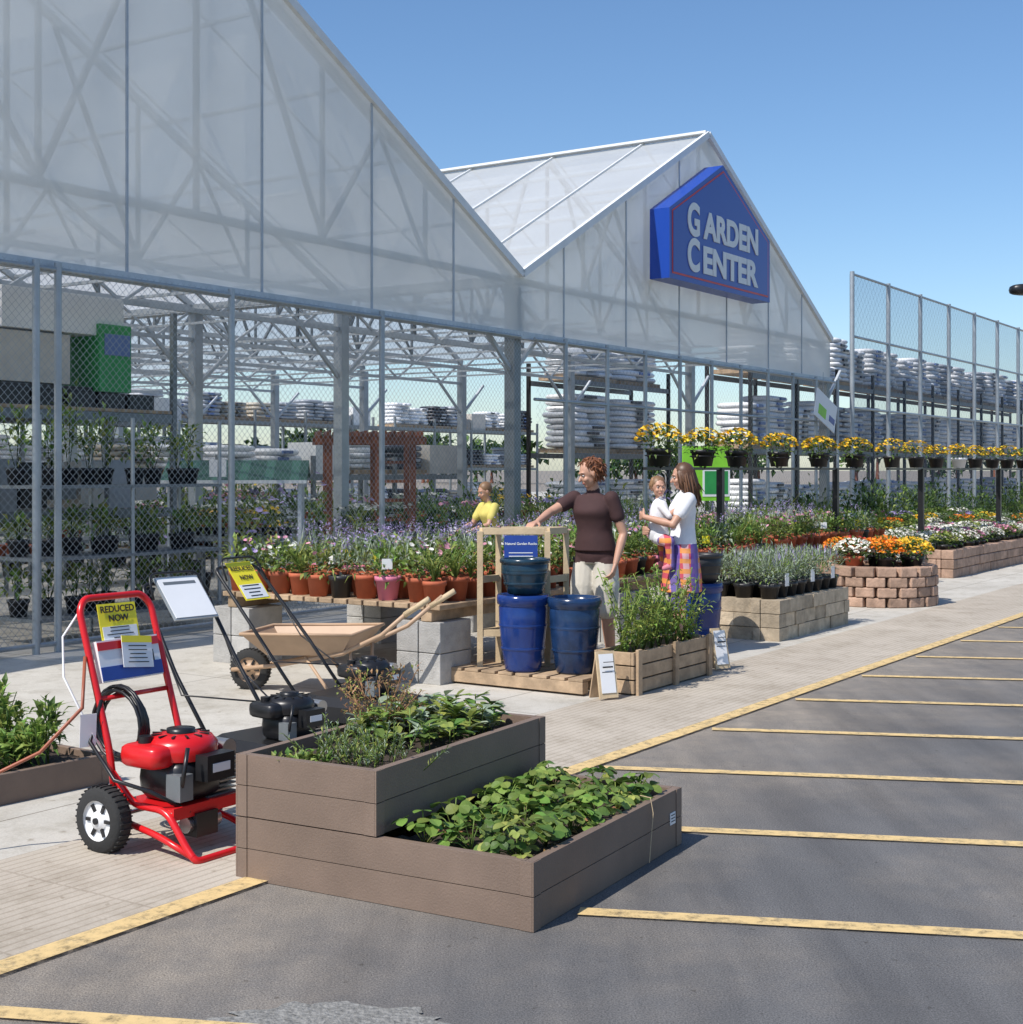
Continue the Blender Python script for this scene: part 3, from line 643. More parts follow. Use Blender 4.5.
mb.box((0,0,0),(.34,.03,.18),tagw); mb.box((0,-.017,-.055),(.34,.004,.06),bluel); mb.box((0,-.017,.065),(.34,.004,.035),redp); mb.box((.08,-.019,0),(.1,.002,.05),ink)
mb.M=None
for k in range(5):
    mb.tube([(-.12+.012*k,.10+.15*math.cos(a),.5+.02*math.sin(k)+.15*math.sin(a)) for a in[6.283*j/20 for j in range(20)]],.008,blackm,6,close=True)
mb.tube([(-.2,.1,.62),(-.26,.1,.45),(-.3,-.1,.32),(-.24,-.25,.28),(-.1,-.33,.18)],.009,blackm,6)
mb.tube([(-.22,.18,.8),(-.3,.1,.6),(-.42,.22,.42),(-.6,.4,.3),(-.8,.5,.15)],.008,mat('copper_hose',(.35,.1,.05),.4),6)
mb.tube([(-.19,.26,.98),(-.24,.3,.88),(-.3,.22,.72),(-.26,.1,.5),(-.2,.08,.4)],.005,tagw,6)
pw=mb.done('pressure_washer',(-1.555,6.08,0),ALPHA)
def pricecard(parent,loc,tilt,sz,tilt2=0,top='REDUCED'):
    mb=MB(); w,h=sz; mb.box((0,0,0),(w,.003,h),tagy); mb.box((0,-.003,-h*.28),(w*.9,.002,h*.36),tagw)
    for k in range(4): mb.box((R.uniform(-.03,.03)*w,-.005,-h*.13-k*h*.09),(w*R.uniform(.4,.7),.001,h*.025),ink)
    c=mb.done('price_card',loc,parent=parent,rot=(rad(-tilt),0,rad(tilt2)))
    text(c,top,(0,-.006,h*.27),r90,w*.2,ink,.001,.0005)
    text(c,'NOW',(0,-.006,h*.03),r90,w*.2,ink,.001,.0005)
pricecard(pw,(-.02,.2,.93),15,(.2,.17),-4)
c2=MB(); c2.box((0,0,0),(.17,.003,.14),tagw); c2.box((0,-.002,.055),(.17,.003,.03),tagy)
for k in range(5): c2.box((0,-.004,.025-k*.018),(.13*R.uniform(.6,1),.001,.004),ink)
c2.done('instruction_card',(.03,.135,.8),parent=pw,rot=(rad(-15),rad(6),0))
c2=MB(); c2.box((0,0,0),(.07,.003,.14),tagw); c2.done('hang_tag',(-.27,.1,.5),parent=pw,rot=(rad(5),0,rad(-20)))
def mower(name,loc,rz,deck,hl=1.0,engine_top=blackm):
    mb=MB()
    for sx in(-.24,.24):
        wheel(mb,sx,-.33,.09,.09,.045,galv); wheel(mb,sx,.33,.105,.105,.045,galv)
    pts=[(-.2,-.4),(.2,-.4),(.25,-.25),(.25,.25),(.18,.4),(-.18,.4),(-.25,.25),(-.25,-.25)]
    n=len(pts); v=[(x,y,.06) for x,y in pts]+[(x,y,.15) for x,y in pts]+[(x*.8,y*.8,.2) for x,y in pts]
    mb.add(v,[(i,(i+1)%n,(i+1)%n+n,i+n) for i in range(n)]+[(i+n,(i+1)%n+n,(i+1)%n+2*n,i+2*n) for i in range(n)]+[tuple(range(2*n,3*n))],deck)
    engine(mb,(0,-.05,.2),1.0,engine_top)
    hx=.22
    mb.tube(arc([(-hx,.3,.14),(-hx,.62,.5),(-hx+.02,hl,.96),(hx-.02,hl,.96),(hx,.62,.5),(hx,.3,.14)]),.0115,blackm,8)
    mb.tube(arc([(-hx+.03,hl-.1,.88),(-hx+.05,hl-.02,1.02),(hx-.05,hl-.02,1.02),(hx-.03,hl-.1,.88)]),.007,blackm,6)
    mb.tube([(hx-.02,hl-.1,.87),(hx+.03,.7,.5),(hx,.3,.3),(.05,.1,.35)],.005,blackm,6)
    mb.tube([(-hx,.7,.6),(-hx-.05,.5,.4),(-.05,.05,.38)],.005,blackm,6)
    return mb.done(name,loc,rz)
m1=mower('lawn_mower',(-1.2,7.35,0),ALPHA-.1,blackm,.95)
w=MB(); w.box((0,0,0),(.3,.012,.3),galv); w.box((0,-.009,0),(.28,.004,.28),tagw); w.box((0,-.012,.1),(.22,.001,.02),galvd); w.done('sign_board',(.02,.84,.88),parent=m1,rot=(rad(-42),0,0))
m2=mower('lawn_mower',(-.93,8.75,0),ALPHA+.05,blackm,1.05)
pricecard(m2,(0,.94,.87),38,(.24,.3))
# wheelbarrow
mb=MB()
wheel(mb,0,0,.15,.15,.08,tanp)
for sx in(-1,1):
    mb.tube([(sx*.06,-.12,.15),(sx*.12,.25,.2),(sx*.26,.8,.32),(sx*.3,1.1,.46),(sx*.32,1.36,.68)],.016,tanp,8); mb.tube([(sx*.315,1.27,.605),(sx*.33,1.45,.72)],.021,woodl,8)
    mb.tube(arc([(sx*.2,.5,.28),(sx*.22,.7,.02),(sx*.22,.85,.02),(sx*.24,.85,.36)]),.012,tanp,8)
tp=[(-.3,.05,.44),(.3,.05,.44),(.36,.9,.46),(-.36,.9,.46)];bt=[(-.18,.2,.28),(.18,.2,.28),(.24,.78,.3),(-.24,.78,.3)]
mb.add(tp+bt,[(0,1,5,4),(1,2,6,5),(2,3,7,6),(3,0,4,7),(4,5,6,7)],tanp)
mb.tube([tp[0],tp[1],tp[2],tp[3]],.012,tanp,6,close=True)
mb.done('wheelbarrow',(-1.9,10.2,0),rad(-103))
# ------------------------------------------------------------ pallet + pots
PA=(.5,9.85,0)
mb=MB()
for i in range(8): mb.b2((.0,i*.15,.105),(.62,i*.15+.12,.125),wood)
for x in(0,.27,.54): mb.b2((x,0,.02),(x+.08,1.17,.103),wood)
mb.done('wooden_pallet',PA,ALPHA,bevel=.003)
def urn(name,loc,r,h,m,z=0):
    mb=MB(); mb.lathe((0,0,z),[(0,0),(r*.68,0),(r*.72,h*.03),(r*.86,h*.3),(r*.95,h*.6),(r*.97,h*.84),(r*.94,h*.86),(r*1.03,h*.88),(r*1.05,h*.95),(r*1.02,h),(r*.9,h),(r*.86,h*.9),(r*.8,h*.4),(0,h*.35)],m,36)
    for q in(.3,.6): mb.lathe((0,0,z),[(r*(.86 if q<.5 else .95),h*q-.01),(r*(.9 if q<.5 else .98),h*q),(r*(.87 if q<.5 else .955),h*q+.012)],m,36)
    return mb.done(name,loc)
urn('glazed_planter_pot',(.085,10.3,.127),.185,.56,ceram); urn('glazed_planter_pot',(.1,10.31,.69),.18,.26,ceramg)
urn('glazed_planter_pot',(.46,10.2,.127),.19,.55,ceramd)
urn('glazed_planter_pot',(1.72,12.7,.0),.19,.58,ceram); urn('glazed_planter_pot',(1.72,12.7,.582),.19,.26,blackp)
mb=MB()
for x,y in((-.236,10.52),(.27,10.52),(-.1,10.75),(.42,10.75)): mb.b2((x-.022,y-.022,0),(x+.022,y+.022,1.14),woodl)
for z in(.35,.75,1.115):
    if z!=.75: mb.b2((-.214,10.505,z),(.248,10.535,z+.05),woodl)
    if z>.9: mb.b2((-.078,10.735,z),(.398,10.765,z+.05),woodl)
    mb.bar((-.23,10.544,z+.025),(-.105,10.726,z+.025),.03,.05,woodl); mb.bar((.276,10.544,z+.025),(.415,10.726,z+.025),.03,.05,woodl)
rk=mb.done('pine_display_rack',bevel=.002)
mb=MB(); mb.box((0,0,0),(.25,.01,.26),bluel)
for k in range(5): mb.box((0,-.0065,.0-k*.025),(.18,.001,.006),tagw)
sb=mb.done('display_rack_sign',(.07,10.485,.98),parent=rk); text(sb,'Natural Garden Rocks',(0,-.007,.06),r90,.026,tagw,.0005,.0005)
mb=MB(); CR=(.86,9.86,0)
for k in range(3):
    z=.02+k*.1
    mb.b2((0,0,z),(1.25,.025,z+.09),wood); mb.b2((0,.295,z),(1.25,.32,z+.09),wood); mb.b2((0,.026,z),(.025,.294,z+.09),wood); mb.b2((1.225,.026,z),(1.25,.294,z+.09),wood)
for x in(.026,.6,1.17):
    mb.b2((x,-.026,0),(x+.06,-.001,.33),wood)
mb.b2((.03,.03,.2),(1.22,.29,.25),soil)
mb.done('wooden_crate',CR,ALPHA,bevel=.003)
mb=MB()
for i in range(10):
    x=.04+.13*i; h=R.uniform(.3,.64)
    for q in range(7):
        a=R.uniform(0,6.28); tip=(x+.2*math.cos(a),.16+.2*math.sin(a),.25+h*R.uniform(.5,1.1)); mb.tube([(x,.16,.25),(x*.5+tip[0]*.5,.08+tip[1]*.5,.25+h*.6),tip],.004,gL,4)
        for s1 in range(22):
            t=R.uniform(.15,1);p=Vector((x,.16,.25)).lerp(Vector(tip),t); mb.leaf(p,(R.gauss(0,1),R.gauss(0,1),R.gauss(.3,.5)),.06,.022,R.choice([gL,gY,gB,gL]),.25)
mb.done('green_shrubs',CR,ALPHA)
def asign(name,loc,rz):
    mb=MB(); mb.box((0,0,.2),(.16,.02,.36),woodl,rx=rad(-12)); mb.box((0,-.013,.21),(.125,.003,.3),tagw,rx=rad(-12))
    mb.box((0,.1,.18),(.14,.015,.36),wood,rx=rad(16))
    for k in range(5): mb.box((0,-.018+.009*k-.012,.3-k*.04),(.09,.002,.012 if k==1 else .006),ink,rx=rad(-12))
    o=mb.done(name,loc,rz); o.scale=(.9,.9,.9)
asign('price_sign_board',(.66,9.72,0),rad(25)); asign('price_sign_board',(1.66,11.15,0),rad(30))
# ------------------------------------------------------------ stone planters
def stonewall(name,loc,rz,L,D,courses,m,ch=.13,sl=.28):
    mb=MB()
    for k in range(courses):
        for side in range(4):
            ln=L if side%2==0 else D; x=-(.14 if k%2 else 0)
            while x<ln:
                a=max(x,0);b=min(x+sl*R.uniform(.8,1.2),ln)
                if b-a>.04:
                    j=R.uniform(-.012,.012); z0=k*ch;z1=z0+ch-.006
                    if side==0: mb.b2((a+.003,j,z0),(b-.003,.18,z1),m)
                    elif side==2: mb.b2((a+.003,D-.18,z0),(b-.003,D+j,z1),m)
                    elif side==1:
                        if min(b,D-.185)>max(a,.185): mb.b2((L-.18,max(a,.185),z0),(L+j,min(b,D-.185),z1),m)
                    else:
                        if min(b,D-.185)>max(a,.185): mb.b2((j,max(a,.185),z0),(.18,min(b,D-.185),z1),m)
                x=b if b>x else x+sl
    mb.b2((.15,.15,0),(L-.15,D-.15,courses*ch-.06),soil)
    return mb.done(name,loc,rz,bevel=.014)
SW=(2.48,13.0,0); stonewall('stone_planter',SW,ALPHA,1.85,.85,3,stone)
mb=MB()
for i in range(8):
    for j in range(3):
        x,y=.16+i*.22,.16+j*.26; mb.pot(x,y,.36,.1,.16,blackp,10); mb.foliage((x,y,.65),(.15,.15,.16),170,.075,.013,[gS,gS,gL],up=.7)
        for q in range(14): mb.leaf((x+R.gauss(0,.07),y+R.gauss(0,.07),.68),(R.gauss(0,.2),R.gauss(0,.2),1),.16,.008,R.choice([gS,fP]),0)
for x in(.3,.95,1.5): mb.box((x,.04,.56),(.09,.004,.12),tagw)
mb.done('potted_lavender',SW,ALPHA)
mb=MB()
for k in range(4):
    n=17
    for j in range(n):
        a=6.283*(j+.5*(k%2))/n; r=.6+R.uniform(-.012,.012); mb.box((r*math.cos(a),r*math.sin(a),.06+k*.118),(.2,.215,.112),brick,rz=a)
mb.lathe((0,0,.42),[(.56,0),(0,.03)],soil,20)
mb.done('round_stone_planter',(4.4,16.85,0),0,bevel=.014)
def mum(mb,x,y,z,r,c,pot=blackp,pr=.13,dens=1,hh=.62):
    if pot: mb.pot(x,y,z,pr,pr*1.3,pot,14); z+=pr*1.25
    mb.foliage((x,y,z+r*.35),(r*.95,r*.95,r*.6),int(120*dens),.06,.03,[gM,gD,gM])
    for _ in range(int(210*dens)):
        u=R.uniform(0,1);a=R.uniform(0,6.28);ph=math.acos(1-u*1.05)
        mb.flower((x+r*1.02*math.sin(ph)*math.cos(a),y+r*1.02*math.sin(ph)*math.sin(a),z+r*.35+r*hh*math.cos(ph)),.024,c if R.random()<.85 else gM)
mb=MB()
for i,(x,y,c) in enumerate([(-.35,-.3,fW),(.0,-.42,fO),(.35,-.28,fY),(-.42,.05,fO),(0,0,fO),(.42,.08,fY),(-.2,.35,fR),(.2,.38,fO)]):
    mum(mb,x,y,.42,.22,c,terr if i%3==0 else blackp,.12)
mb.done('chrysanthemum_pots',(4.4,16.85,0))
stonewall('stone_planter',(6.5,20.6,0),ALPHA,7,1.6,3,brick,.14,.4)
mb=MB()
for i in range(22):
    for j in range(4):
        if R.random()<.85: mum(mb,.2+i*.31,.2+j*.38,.34,R.uniform(.16,.21),R.choice([fW,fW,fW,gY,fW,fK]),blackp,.11,.55)
mb.done('chrysanthemum_pots',(6.5,20.6,0),ALPHA)
mb=MB()
for k in range(2):
    for i in range(2): mb.b2((i*.42,0,k*.25),(i*.42+.4,.4,k*.25+.24),block)
mb.done('concrete_block_stack',(6.0,20.6,0),ALPHA,bevel=.01)
mb=MB()
for i in range(34):
    for j in range(7):
        s_=8+i*.5+R.gauss(0,.06);t=-4.1+j*.5+R.gauss(0,.04)
        if s_<12.2 and t>-3.9: continue
        if s_<9.9 or (s_>12 and t<-3): continue
        c=[gL,fW,gM,fO,gL,fY,gS,gM,fP,gL,gY][(i//2+j*3)%11] if s_>11.5 else R.choice([fO,fY,fO,fW])
        mum(mb,s_,t,.2+.04*j,R.uniform(.15,.21),c,blackp,.11,.42)
for i in range(18):
    s_=8.5+i*.9
    if s_>12: mb.b2((s_,-3.3,0),(s_+.8,-1.3,.2),wood)
mb.done('chrysanthemum_display',(O[0],O[1],0),ALPHA)
mb=MB()
for i in range(60):
    s_=R.uniform(14,36);t=R.uniform(-1.4,1.5)
    if s_<19.8: t=R.uniform(-1.2,-.5)
    h=R.uniform(.6,1.35); mb.foliage((s_,t,.1+h*.5),(.5,.5,h*.55),190,.13,.05,R.choice([[gM,gD],[gD,gM],[gM,gL]]),shell=.35)
mb.done('shrub_row',(O[0],O[1],0),ALPHA)
# baskets on stands
mb=MB()
bs=[5.21,6.25,7.14,8.37,9.69,11.04]
for x in(6.7,10.3): mb.b2((x-.035,-3.535,0),(x+.035,-3.465,1.62),blackm)
mb.b2((4.9,-3.52,1.6),(11.4,-3.48,1.63),blackm)
for x in bs:
    mb.tube([(x+.14*math.cos(6.283*j/16),-3.5+.14*math.sin(6.283*j/16),1.75) for j in range(16)],.008,blackm,5,close=True)
    for j in range(4): mb.tube([(x+.14*math.cos(1.57*j),-3.5+.14*math.sin(1.57*j),1.75),(x,-3.5,1.6)],.006,blackm,5)
mb.done('basket_stand',(O[0],O[1],0),ALPHA)
mb=MB()
for x in bs: mum(mb,x,-3.5,1.64,R.uniform(.21,.26),fY,blackp,.14,R.uniform(.65,.9),R.uniform(.6,.8)); mb.foliage((x,-3.5,1.85),(.2,.2,.15),100,.07,.03,[gM,gL])
mb.done('yellow_chrysanthemum_pots',(O[0],O[1],0),ALPHA)
mb=MB()
for x in(14,18.6,23): mb.b2((x-.04,-3.54,0),(x+.04,-3.46,1.62),blackm)
mb.b2((12.4,-3.52,1.6),(24,-3.48,1.63),blackm); mb.done('basket_stand',(O[0],O[1],0),ALPHA)
mb=MB(); x=12.6
while x<24: mum(mb,x,-3.5,1.635,R.uniform(.17,.23),fY if R.random()<.7 else gL,R.choice([blackp,tagw,blackp]),.13,.5,.8); x+=R.uniform(.95,1.3)
mb.done('yellow_chrysanthemum_pots',(O[0],O[1],0),ALPHA)
mb=MB()
for i in range(60):
    s_=R.uniform(4,18);t=R.uniform(-1.2,-.5);h=R.uniform(.7,1.3)
    if 3.8<s_<6.3 : continue
    mb.pot(s_,t,0,.16,.28,blackp,8)
    if R.random()<.6:
        for _ in range(60):
            a=R.uniform(0,6.28); mb.leaf((s_,t,.25),(math.cos(a)*.35,math.sin(a)*.35,1),h*R.uniform(.5,1),.02,R.choice([gM,gL,gY]),.15)
    else: mb.foliage((s_,t,.3+h*.4),(.26,.26,h*.42),150,.1,.04,[gM,gL,gB],shell=.3)
mb.done('ornamental_grasses',(O[0],O[1],0),ALPHA)
mb=MB(); mb.box((0,0,1.55),(.72,.03,.78),lime); mb.box((.15,-.018,1.42),(.42,.004,.4),tagw); mb.box((.15,-.021,1.42),(.36,.002,.33),grn)
for x in(-.33,.33): mb.b2((x-.015,.02,0),(x+.015,.05,1.9),galv)
lb=mb.done('lime_banner_sign',(2.78,20,0),rad(15)); text(lb,'DIY',(-.05,-.02,1.75),r90,.16,ink,.003,.001)
mb=MB(); mb.box((0,0,0),(1.1,.02,.55),tagw,ry=rad(18)); mb.box((-.2,-.012,-.02),(.4,.004,.2),lime,ry=rad(18)); mb.box((.3,-.012,-.18),(.3,.004,.12),bluel,ry=rad(18))
mb.cyl((0,.05,.3),(0,.05,.75),.006,galv,6)
mb.done('hanging_placard',tuple(BW(18.3,-.3,2.75)),ALPHA)
mb=MB(); mb.cyl((.7,0,0),(.7,0,4.9),.07,blackm,14,.05); mb.tube(arc([(.7,0,4.8),(.6,0,4.95),(.2,0,4.86)]),.03,blackm,8); mb.ell((.0,0,4.82),(.36,.16,.1),blackm,16,8,.6); mb.cyl((.7,0,0),(.7,0,.4),.2,block,16)
mb.done('street_lamp',(9.25,25,0))
mb=MB()
for i in range(70):
    x=R.uniform(-90,140);y=R.uniform(150,190);h=R.uniform(3.5,6.5)
    mb.cyl((x,y,0),(x,y,h*.5),.25,redwood,6,.12)
    for q in range(4): mb.foliage((x+R.gauss(0,1.4),y+R.gauss(0,1),h*R.uniform(.45,.8)),(2.0,2.0,1.5),45,1.1,.8,[gD,gM],shell=.3)
mb.done('distant_trees')
# ------------------------------------------------------------ people
skin=mat('skin',(.52,.29,.2),.5,var=.05); lip=mat('lips',(.42,.15,.12),.4); eyew=mat('eye_white',(.6,.58,.56),.3); eyed=mat('iris',(.03,.02,.015),.2)
hairR=mat('auburn_hair',(.19,.07,.028),.5,island=.4); hairB=mat('brown_hair',(.13,.065,.035),.45,island=.4); hairL=mat('light_brown_hair',(.25,.14,.07),.5,island=.3)
brown=mat('brown_shirt',(.055,.024,.024),.85,bump=.5,bscale=9); khaki=mat('khaki_cloth',(.6,.56,.48),.8,bump=.5,bscale=9); whitec=mat('white_cotton',(.75,.75,.77),.8,bump=.5,bscale=9)
shoem=mat('shoes',(.12,.1,.09),.6); pinkc=mat('pink_cotton',(.6,.2,.26),.8); olive=mat('olive_shirt',(.62,.53,.14),.8); dkc=mat('dark_cloth',(.05,.06,.09),.8)
def plaidm():
    m=bpy.data.materials.new('plaid_cloth');m.use_nodes=True;nt=m.node_tree;N=nt.nodes;L=nt.links;b=N['Principled BSDF'];tc=N.new('ShaderNodeTexCoord')
    prev=None
    for ax,(c,sc_) in zip('YZY',[((.55,.03,.07),5),((.75,.3,.05),6),((.06,.07,.35),3.1)]):
        w=N.new('ShaderNodeTexWave');w.bands_direction=ax;w.inputs['Scale'].default_value=sc_*.6;w.inputs['Distortion'].default_value=1.0;L.new(tc.outputs['Object'],w.inputs['Vector'])
        r=N.new('ShaderNodeValToRGB');r.color_ramp.elements[0].position=.52;r.color_ramp.elements[1].position=.6;r.color_ramp.elements[1].color=(.85,.85,.85,1);L.new(w.outputs['Fac'],r.inputs[0])
        x=N.new('ShaderNodeMix');x.data_type='RGBA';L.new(r.outputs[0],x.inputs[0])
        if prev is None: x.inputs[6].default_value=(.62,.36,.4,1)
        else: L.new(prev,x.inputs[6])
        x.inputs[7].default_value=(*c,1);prev=x.outputs[2]
    L.new(prev,b.inputs['Base Color']);b.inputs['Roughness'].default_value=.85;return m
plaid=plaidm()
class Fig:
    def __init__(s): s.mb=MB(); s.seg=[]
    def limb(s,pts,rs,m,flat=None):
        P=[Vector(p) for p in pts]
        for i in range(len(P)-1): s.seg.append((P[i],P[i+1],rs[i],rs[i+1],m))
        s.mb.tube(P,list(rs),skin,16)
        for p,r in zip(P,rs): s.mb.ell(p,(r,r,r),skin,14,10)
    def rings(s,secs,m,tilt=0):
        S=[np.array(q,float) for q in secs]; fine=[]
        for i in range(len(S)-1):
            p0=S[max(i-1,0)];p1=S[i];p2=S[i+1];p3=S[min(i+2,len(S)-1)]
            for j in range(5):
                t=j/5; fine.append(.5*((2*p1)+(-p0+p2)*t+(2*p0-5*p1+4*p2-p3)*t*t+(-p0+3*p1-3*p2+p3)*t**3))
        fine.append(S[-1]); n=40;vs=[]
        for x,y,z,rx,ry in fine:
            for j in range(n):
                a=6.283185*j/n; vs.append((x+rx*math.cos(a),y+ry*math.sin(a),z))
        k=len(fine); fs=[(i*n+j,i*n+(j+1)%n,(i+1)*n+(j+1)%n,(i+1)*n+j) for i in range(k-1) for j in range(n)]+[tuple(range(n))[::-1],tuple((k-1)*n+j for j in range(n))]
        s.mb.add(vs,fs,skin,True)
        for i in range(len(secs)-1):
            a,b=secs[i],secs[i+1]
            for fx in(-.5,0,.5): s.seg.append((Vector((a[0]+fx*a[3],a[1],a[2])),Vector((b[0]+fx*b[3],b[1],b[2])),a[4],b[4],m))
    def hand(s,w,d,nrm,sc_=1,curl=.4,side=1,m=None):
        m=m or skin; w=Vector(w);d=Vector(d).normalized();nrm=Vector(nrm);nrm=(nrm-d*nrm.dot(d)).normalized();x=d.cross(nrm)*side
        for k in(-1,-.33,.33,1): s.limb([w,w+d*.085*sc_+x*k*.03*sc_],[.017*sc_,.012*sc_],m)
        for k,l in((-1,.065),(-.33,.078),(.33,.083),(1,.072)):
            p=w+d*.085*sc_+x*k*.03*sc_; q=p+(d*math.cos(curl)+nrm*math.sin(curl)).normalized()*l*.5*sc_; q2=q+(d*math.cos(curl*2.2)+nrm*math.sin(curl*2.2)).normalized()*l*.5*sc_
            s.limb([p,q,q2],[.0098*sc_,.009*sc_,.008*sc_],m)
        p=w+d*.025*sc_+x*.022*sc_; q=p+(d*.6+x*.8+nrm*.3).normalized()*.04*sc_;s.limb([p,q,q+(d*.9+x*.25+nrm*.4).normalized()*.035*sc_],[.014*sc_,.0105*sc_,.009*sc_],m)
    def head(s,c,yaw,r=1,pitch=0):
        Rm=Matrix.Rotation(yaw,3,'Z')@Matrix.Rotation(pitch,3,'X'); c=Vector(c); s.hc=c;s.hR=Rm;s.hr=r
        def P(x,y,z): return c+Rm@Vector((x*r,y*r,z*r))
        s.hP=P
        s.mb.ell(P(0,-.012,.02),(.072*r,.09*r,.086*r),skin,24,16,M=Rm); s.mb.ell(P(0,.018,-.035),(.054*r,.066*r,.072*r),skin,20,14,M=Rm); s.mb.ell(P(0,.052,-.085),(.026*r,.026*r,.02*r),skin,12,8,M=Rm)
        s.seg.append((P(0,0,-.06),P(0,0,.05),.08*r,.08*r,skin))
        s.limb([P(0,.085,.0),P(0,.104,-.028)],[.007*r,.013*r],skin)
        for sx in(-1,1):
            s.mb.ell(P(sx*.074,-.005,-.01),(.01*r,.02*r,.032*r),skin,8,8,M=Rm); s.mb.ell(P(sx*.033,.06,-.03),(.022*r,.02*r,.022*r),skin,10,8)
            s.limb([P(sx*.012,.083,.024),P(sx*.045,.072,.024)],[.007*r,.006*r],skin)
        s.limb([P(-.019,.078,-.06),P(0,.084,-.06),P(.019,.078,-.06)],[.005*r,.0065*r,.005*r],lip)
    def finish(s,name,loc,rz,vox=.0065,extra=None):
        me=bpy.data.meshes.new('t'); me.from_pydata(s.mb.v,[],s.mb.f); me.update()
        o=bpy.data.objects.new('t',me); sc.collection.objects.link(o)
        r=o.modifiers.new('r','REMESH'); r.mode='VOXEL'; r.voxel_size=vox
        sm=o.modifiers.new('s','SMOOTH'); sm.factor=.5; sm.iterations=4
        dg=bpy.context.evaluated_depsgraph_get(); ev=o.evaluated_get(dg); me2=bpy.data.meshes.new_from_object(ev)
        bpy.data.objects.remove(o)
        nf=len(me2.polygons); C=np.empty(nf*3); me2.polygons.foreach_get('center',C); C=C.reshape(-1,3)
        best=np.full(nf,1e9);mi=np.zeros(nf,int); mats=[]
        for a,b,ra,rb,m in s.seg:
            if m not in mats: mats.append(m)
            a_=np.array(a);d=np.array(b)-a_;L2=max(d@d,1e-9);t=np.clip(((C-a_)@d)/L2,0,1)
            dist=np.linalg.norm(C-(a_+t[:,None]*d),axis=1)-(ra+(rb-ra)*t)
            k=dist<best;best[k]=dist[k];mi[k]=mats.index(m)
        me2.materials.clear()
        for m in mats: me2.materials.append(m)
        me2.polygons.foreach_set('material_index',mi.astype(np.int32)); me2.polygons.foreach_set('use_smooth',[True]*nf); me2.update()
        p=bpy.data.objects.new(name,me2); sc.collection.objects.link(p); p.location=loc; p.rotation_euler=(0,0,rz)
        if extra: extra.done('hair_and_details',parent=p)
        return p
def eyes(mb,f):
    for sx in(-1,1):
        mb.ell(f.hP(sx*.031,.07,.004),(.0105*f.hr,.0105*f.hr,.006*f.hr),eyew,10,8,M=f.hR); mb.ell(f.hP(sx*.031,.0768,.003),(.0055*f.hr,.005*f.hr,.0052*f.hr),eyed,8,6,M=f.hR)
        mb.tube([f.hP(sx*.018,.083,.026),f.hP(sx*.032,.083,.03),f.hP(sx*.046,.073,.026)],.002*f.hr,hairB,5)
def torso(f,m,lean=0,w=1,bot=None,belly=0):
    f.rings([(0,0,.86,.135*w,.105),(0,0,.92,.16*w,.118),(0,.0,.985,.158*w,.115)],bot)
    f.rings([(0,0,.96,.168*w,.126+belly),(0,lean*.2,1.04,.152*w,.112+belly),(0,lean*.35,1.12,.138*w,.1+belly),(0,lean*.6+.01,1.2,.147*w,.108),(0,lean*.75+.018,1.27,.155*w,.118),(0,lean*.9,1.34,.16*w,.1),(0,lean,1.39,.125*w,.07),(0,lean,1.42,.05,.04)],m)
def legs(f,m,endz=.42,feet=((.1,0),(-.1,0)),hem=1.15):
    for (x,y) in feet:
        sx=math.copysign(1,x)
        hip=Vector((sx*.085,0,.87));knee=Vector((x*.6+sx*.04,y*.5+.03,.48));ank=Vector((x,y-.02,.09))
        f.limb([hip,hip.lerp(knee,.5),knee,ank.lerp(knee,.7),ank],[.088,.075,.052,.053,.034],skin)
        k=min(1,(.87-endz)/(.87-.48)); e=hip.lerp(knee,k); f.limb([hip,hip.lerp(e,.5),e],[.1,.09*hem,.072*hem],m)
        if endz<.45: f.limb([knee,knee.lerp(ank,(.48-endz)/.39)],[.07*hem,.055*hem],m)
        f.limb([ank+Vector((0,-.03,-.045)),ank+Vector((sx*.01,.07,-.05)),ank+Vector((sx*.015,.16,-.062))],[.038,.036,.026],shoem)
def arm(f,sh,el,wr,m,sl=.55,hand_d=None,nrm=(0,0,-1),curl=.4,side=1):
    sh,el,wr=Vector(sh),Vector(el),Vector(wr)
    f.limb([sh,sh.lerp(el,.5),el,el.lerp(wr,.3),wr],[.048,.043,.035,.036,.023],skin)
    if sl: f.limb([sh,sh.lerp(el,sl)],[.062,.058],m)
    f.hand(wr,hand_d or (wr-el),nrm,1,curl,side)
f=Fig(); torso(f,brown,.05,1.06,khaki,.015); legs(f,khaki,.5,((.12,.02),(-.11,-.04)),1.2)
f.limb([(0,.04,1.43),(0,.075,1.51)],[.055,.047],skin); f.head((0,.1,1.575),rad(-42),1,rad(-20))
arm(f,(.165,.05,1.375),(.26,.27,1.27),(.25,.5,1.2),brown,.5,(.15,1,-.25),(0,-.2,-1),.45,1)
arm(f,(-.165,.05,1.375),(-.245,-.0,1.1),(-.225,.1,.87),brown,.5,None,(1,.2,0),.45,1)
h=MB(); eyes(h,f)
h.ell(f.hP(0,-.034,.032),(.084,.086,.086),hairR,14,10,M=f.hR)
for _ in range(620):
    a=R.uniform(0,6.28);ph=R.uniform(-1.1,1.5);d=Vector((math.cos(a)*math.cos(ph),math.sin(a)*math.cos(ph),math.sin(ph)))
    if d.y>.25 and d.z<.62: continue
    p=f.hP(d.x*.082,-.03+d.y*.09,.024+d.z*.088); u=(f.hR@d); v=Vector((R.gauss(0,1),R.gauss(0,1),R.gauss(-.7,.5))).normalized()*.012
    h.tube([p,p+u*.01+v,p+u*.007+v*2.2,p+u*.012+v*2.8+Vector((0,0,-.014))],[.004,.005,.004,.0015],hairR,4)
f.finish('woman_in_brown_shirt',(.67,11.15,0),rad(150),extra=h)
f=Fig(); torso(f,whitec,-.03,.95,plaid,0)
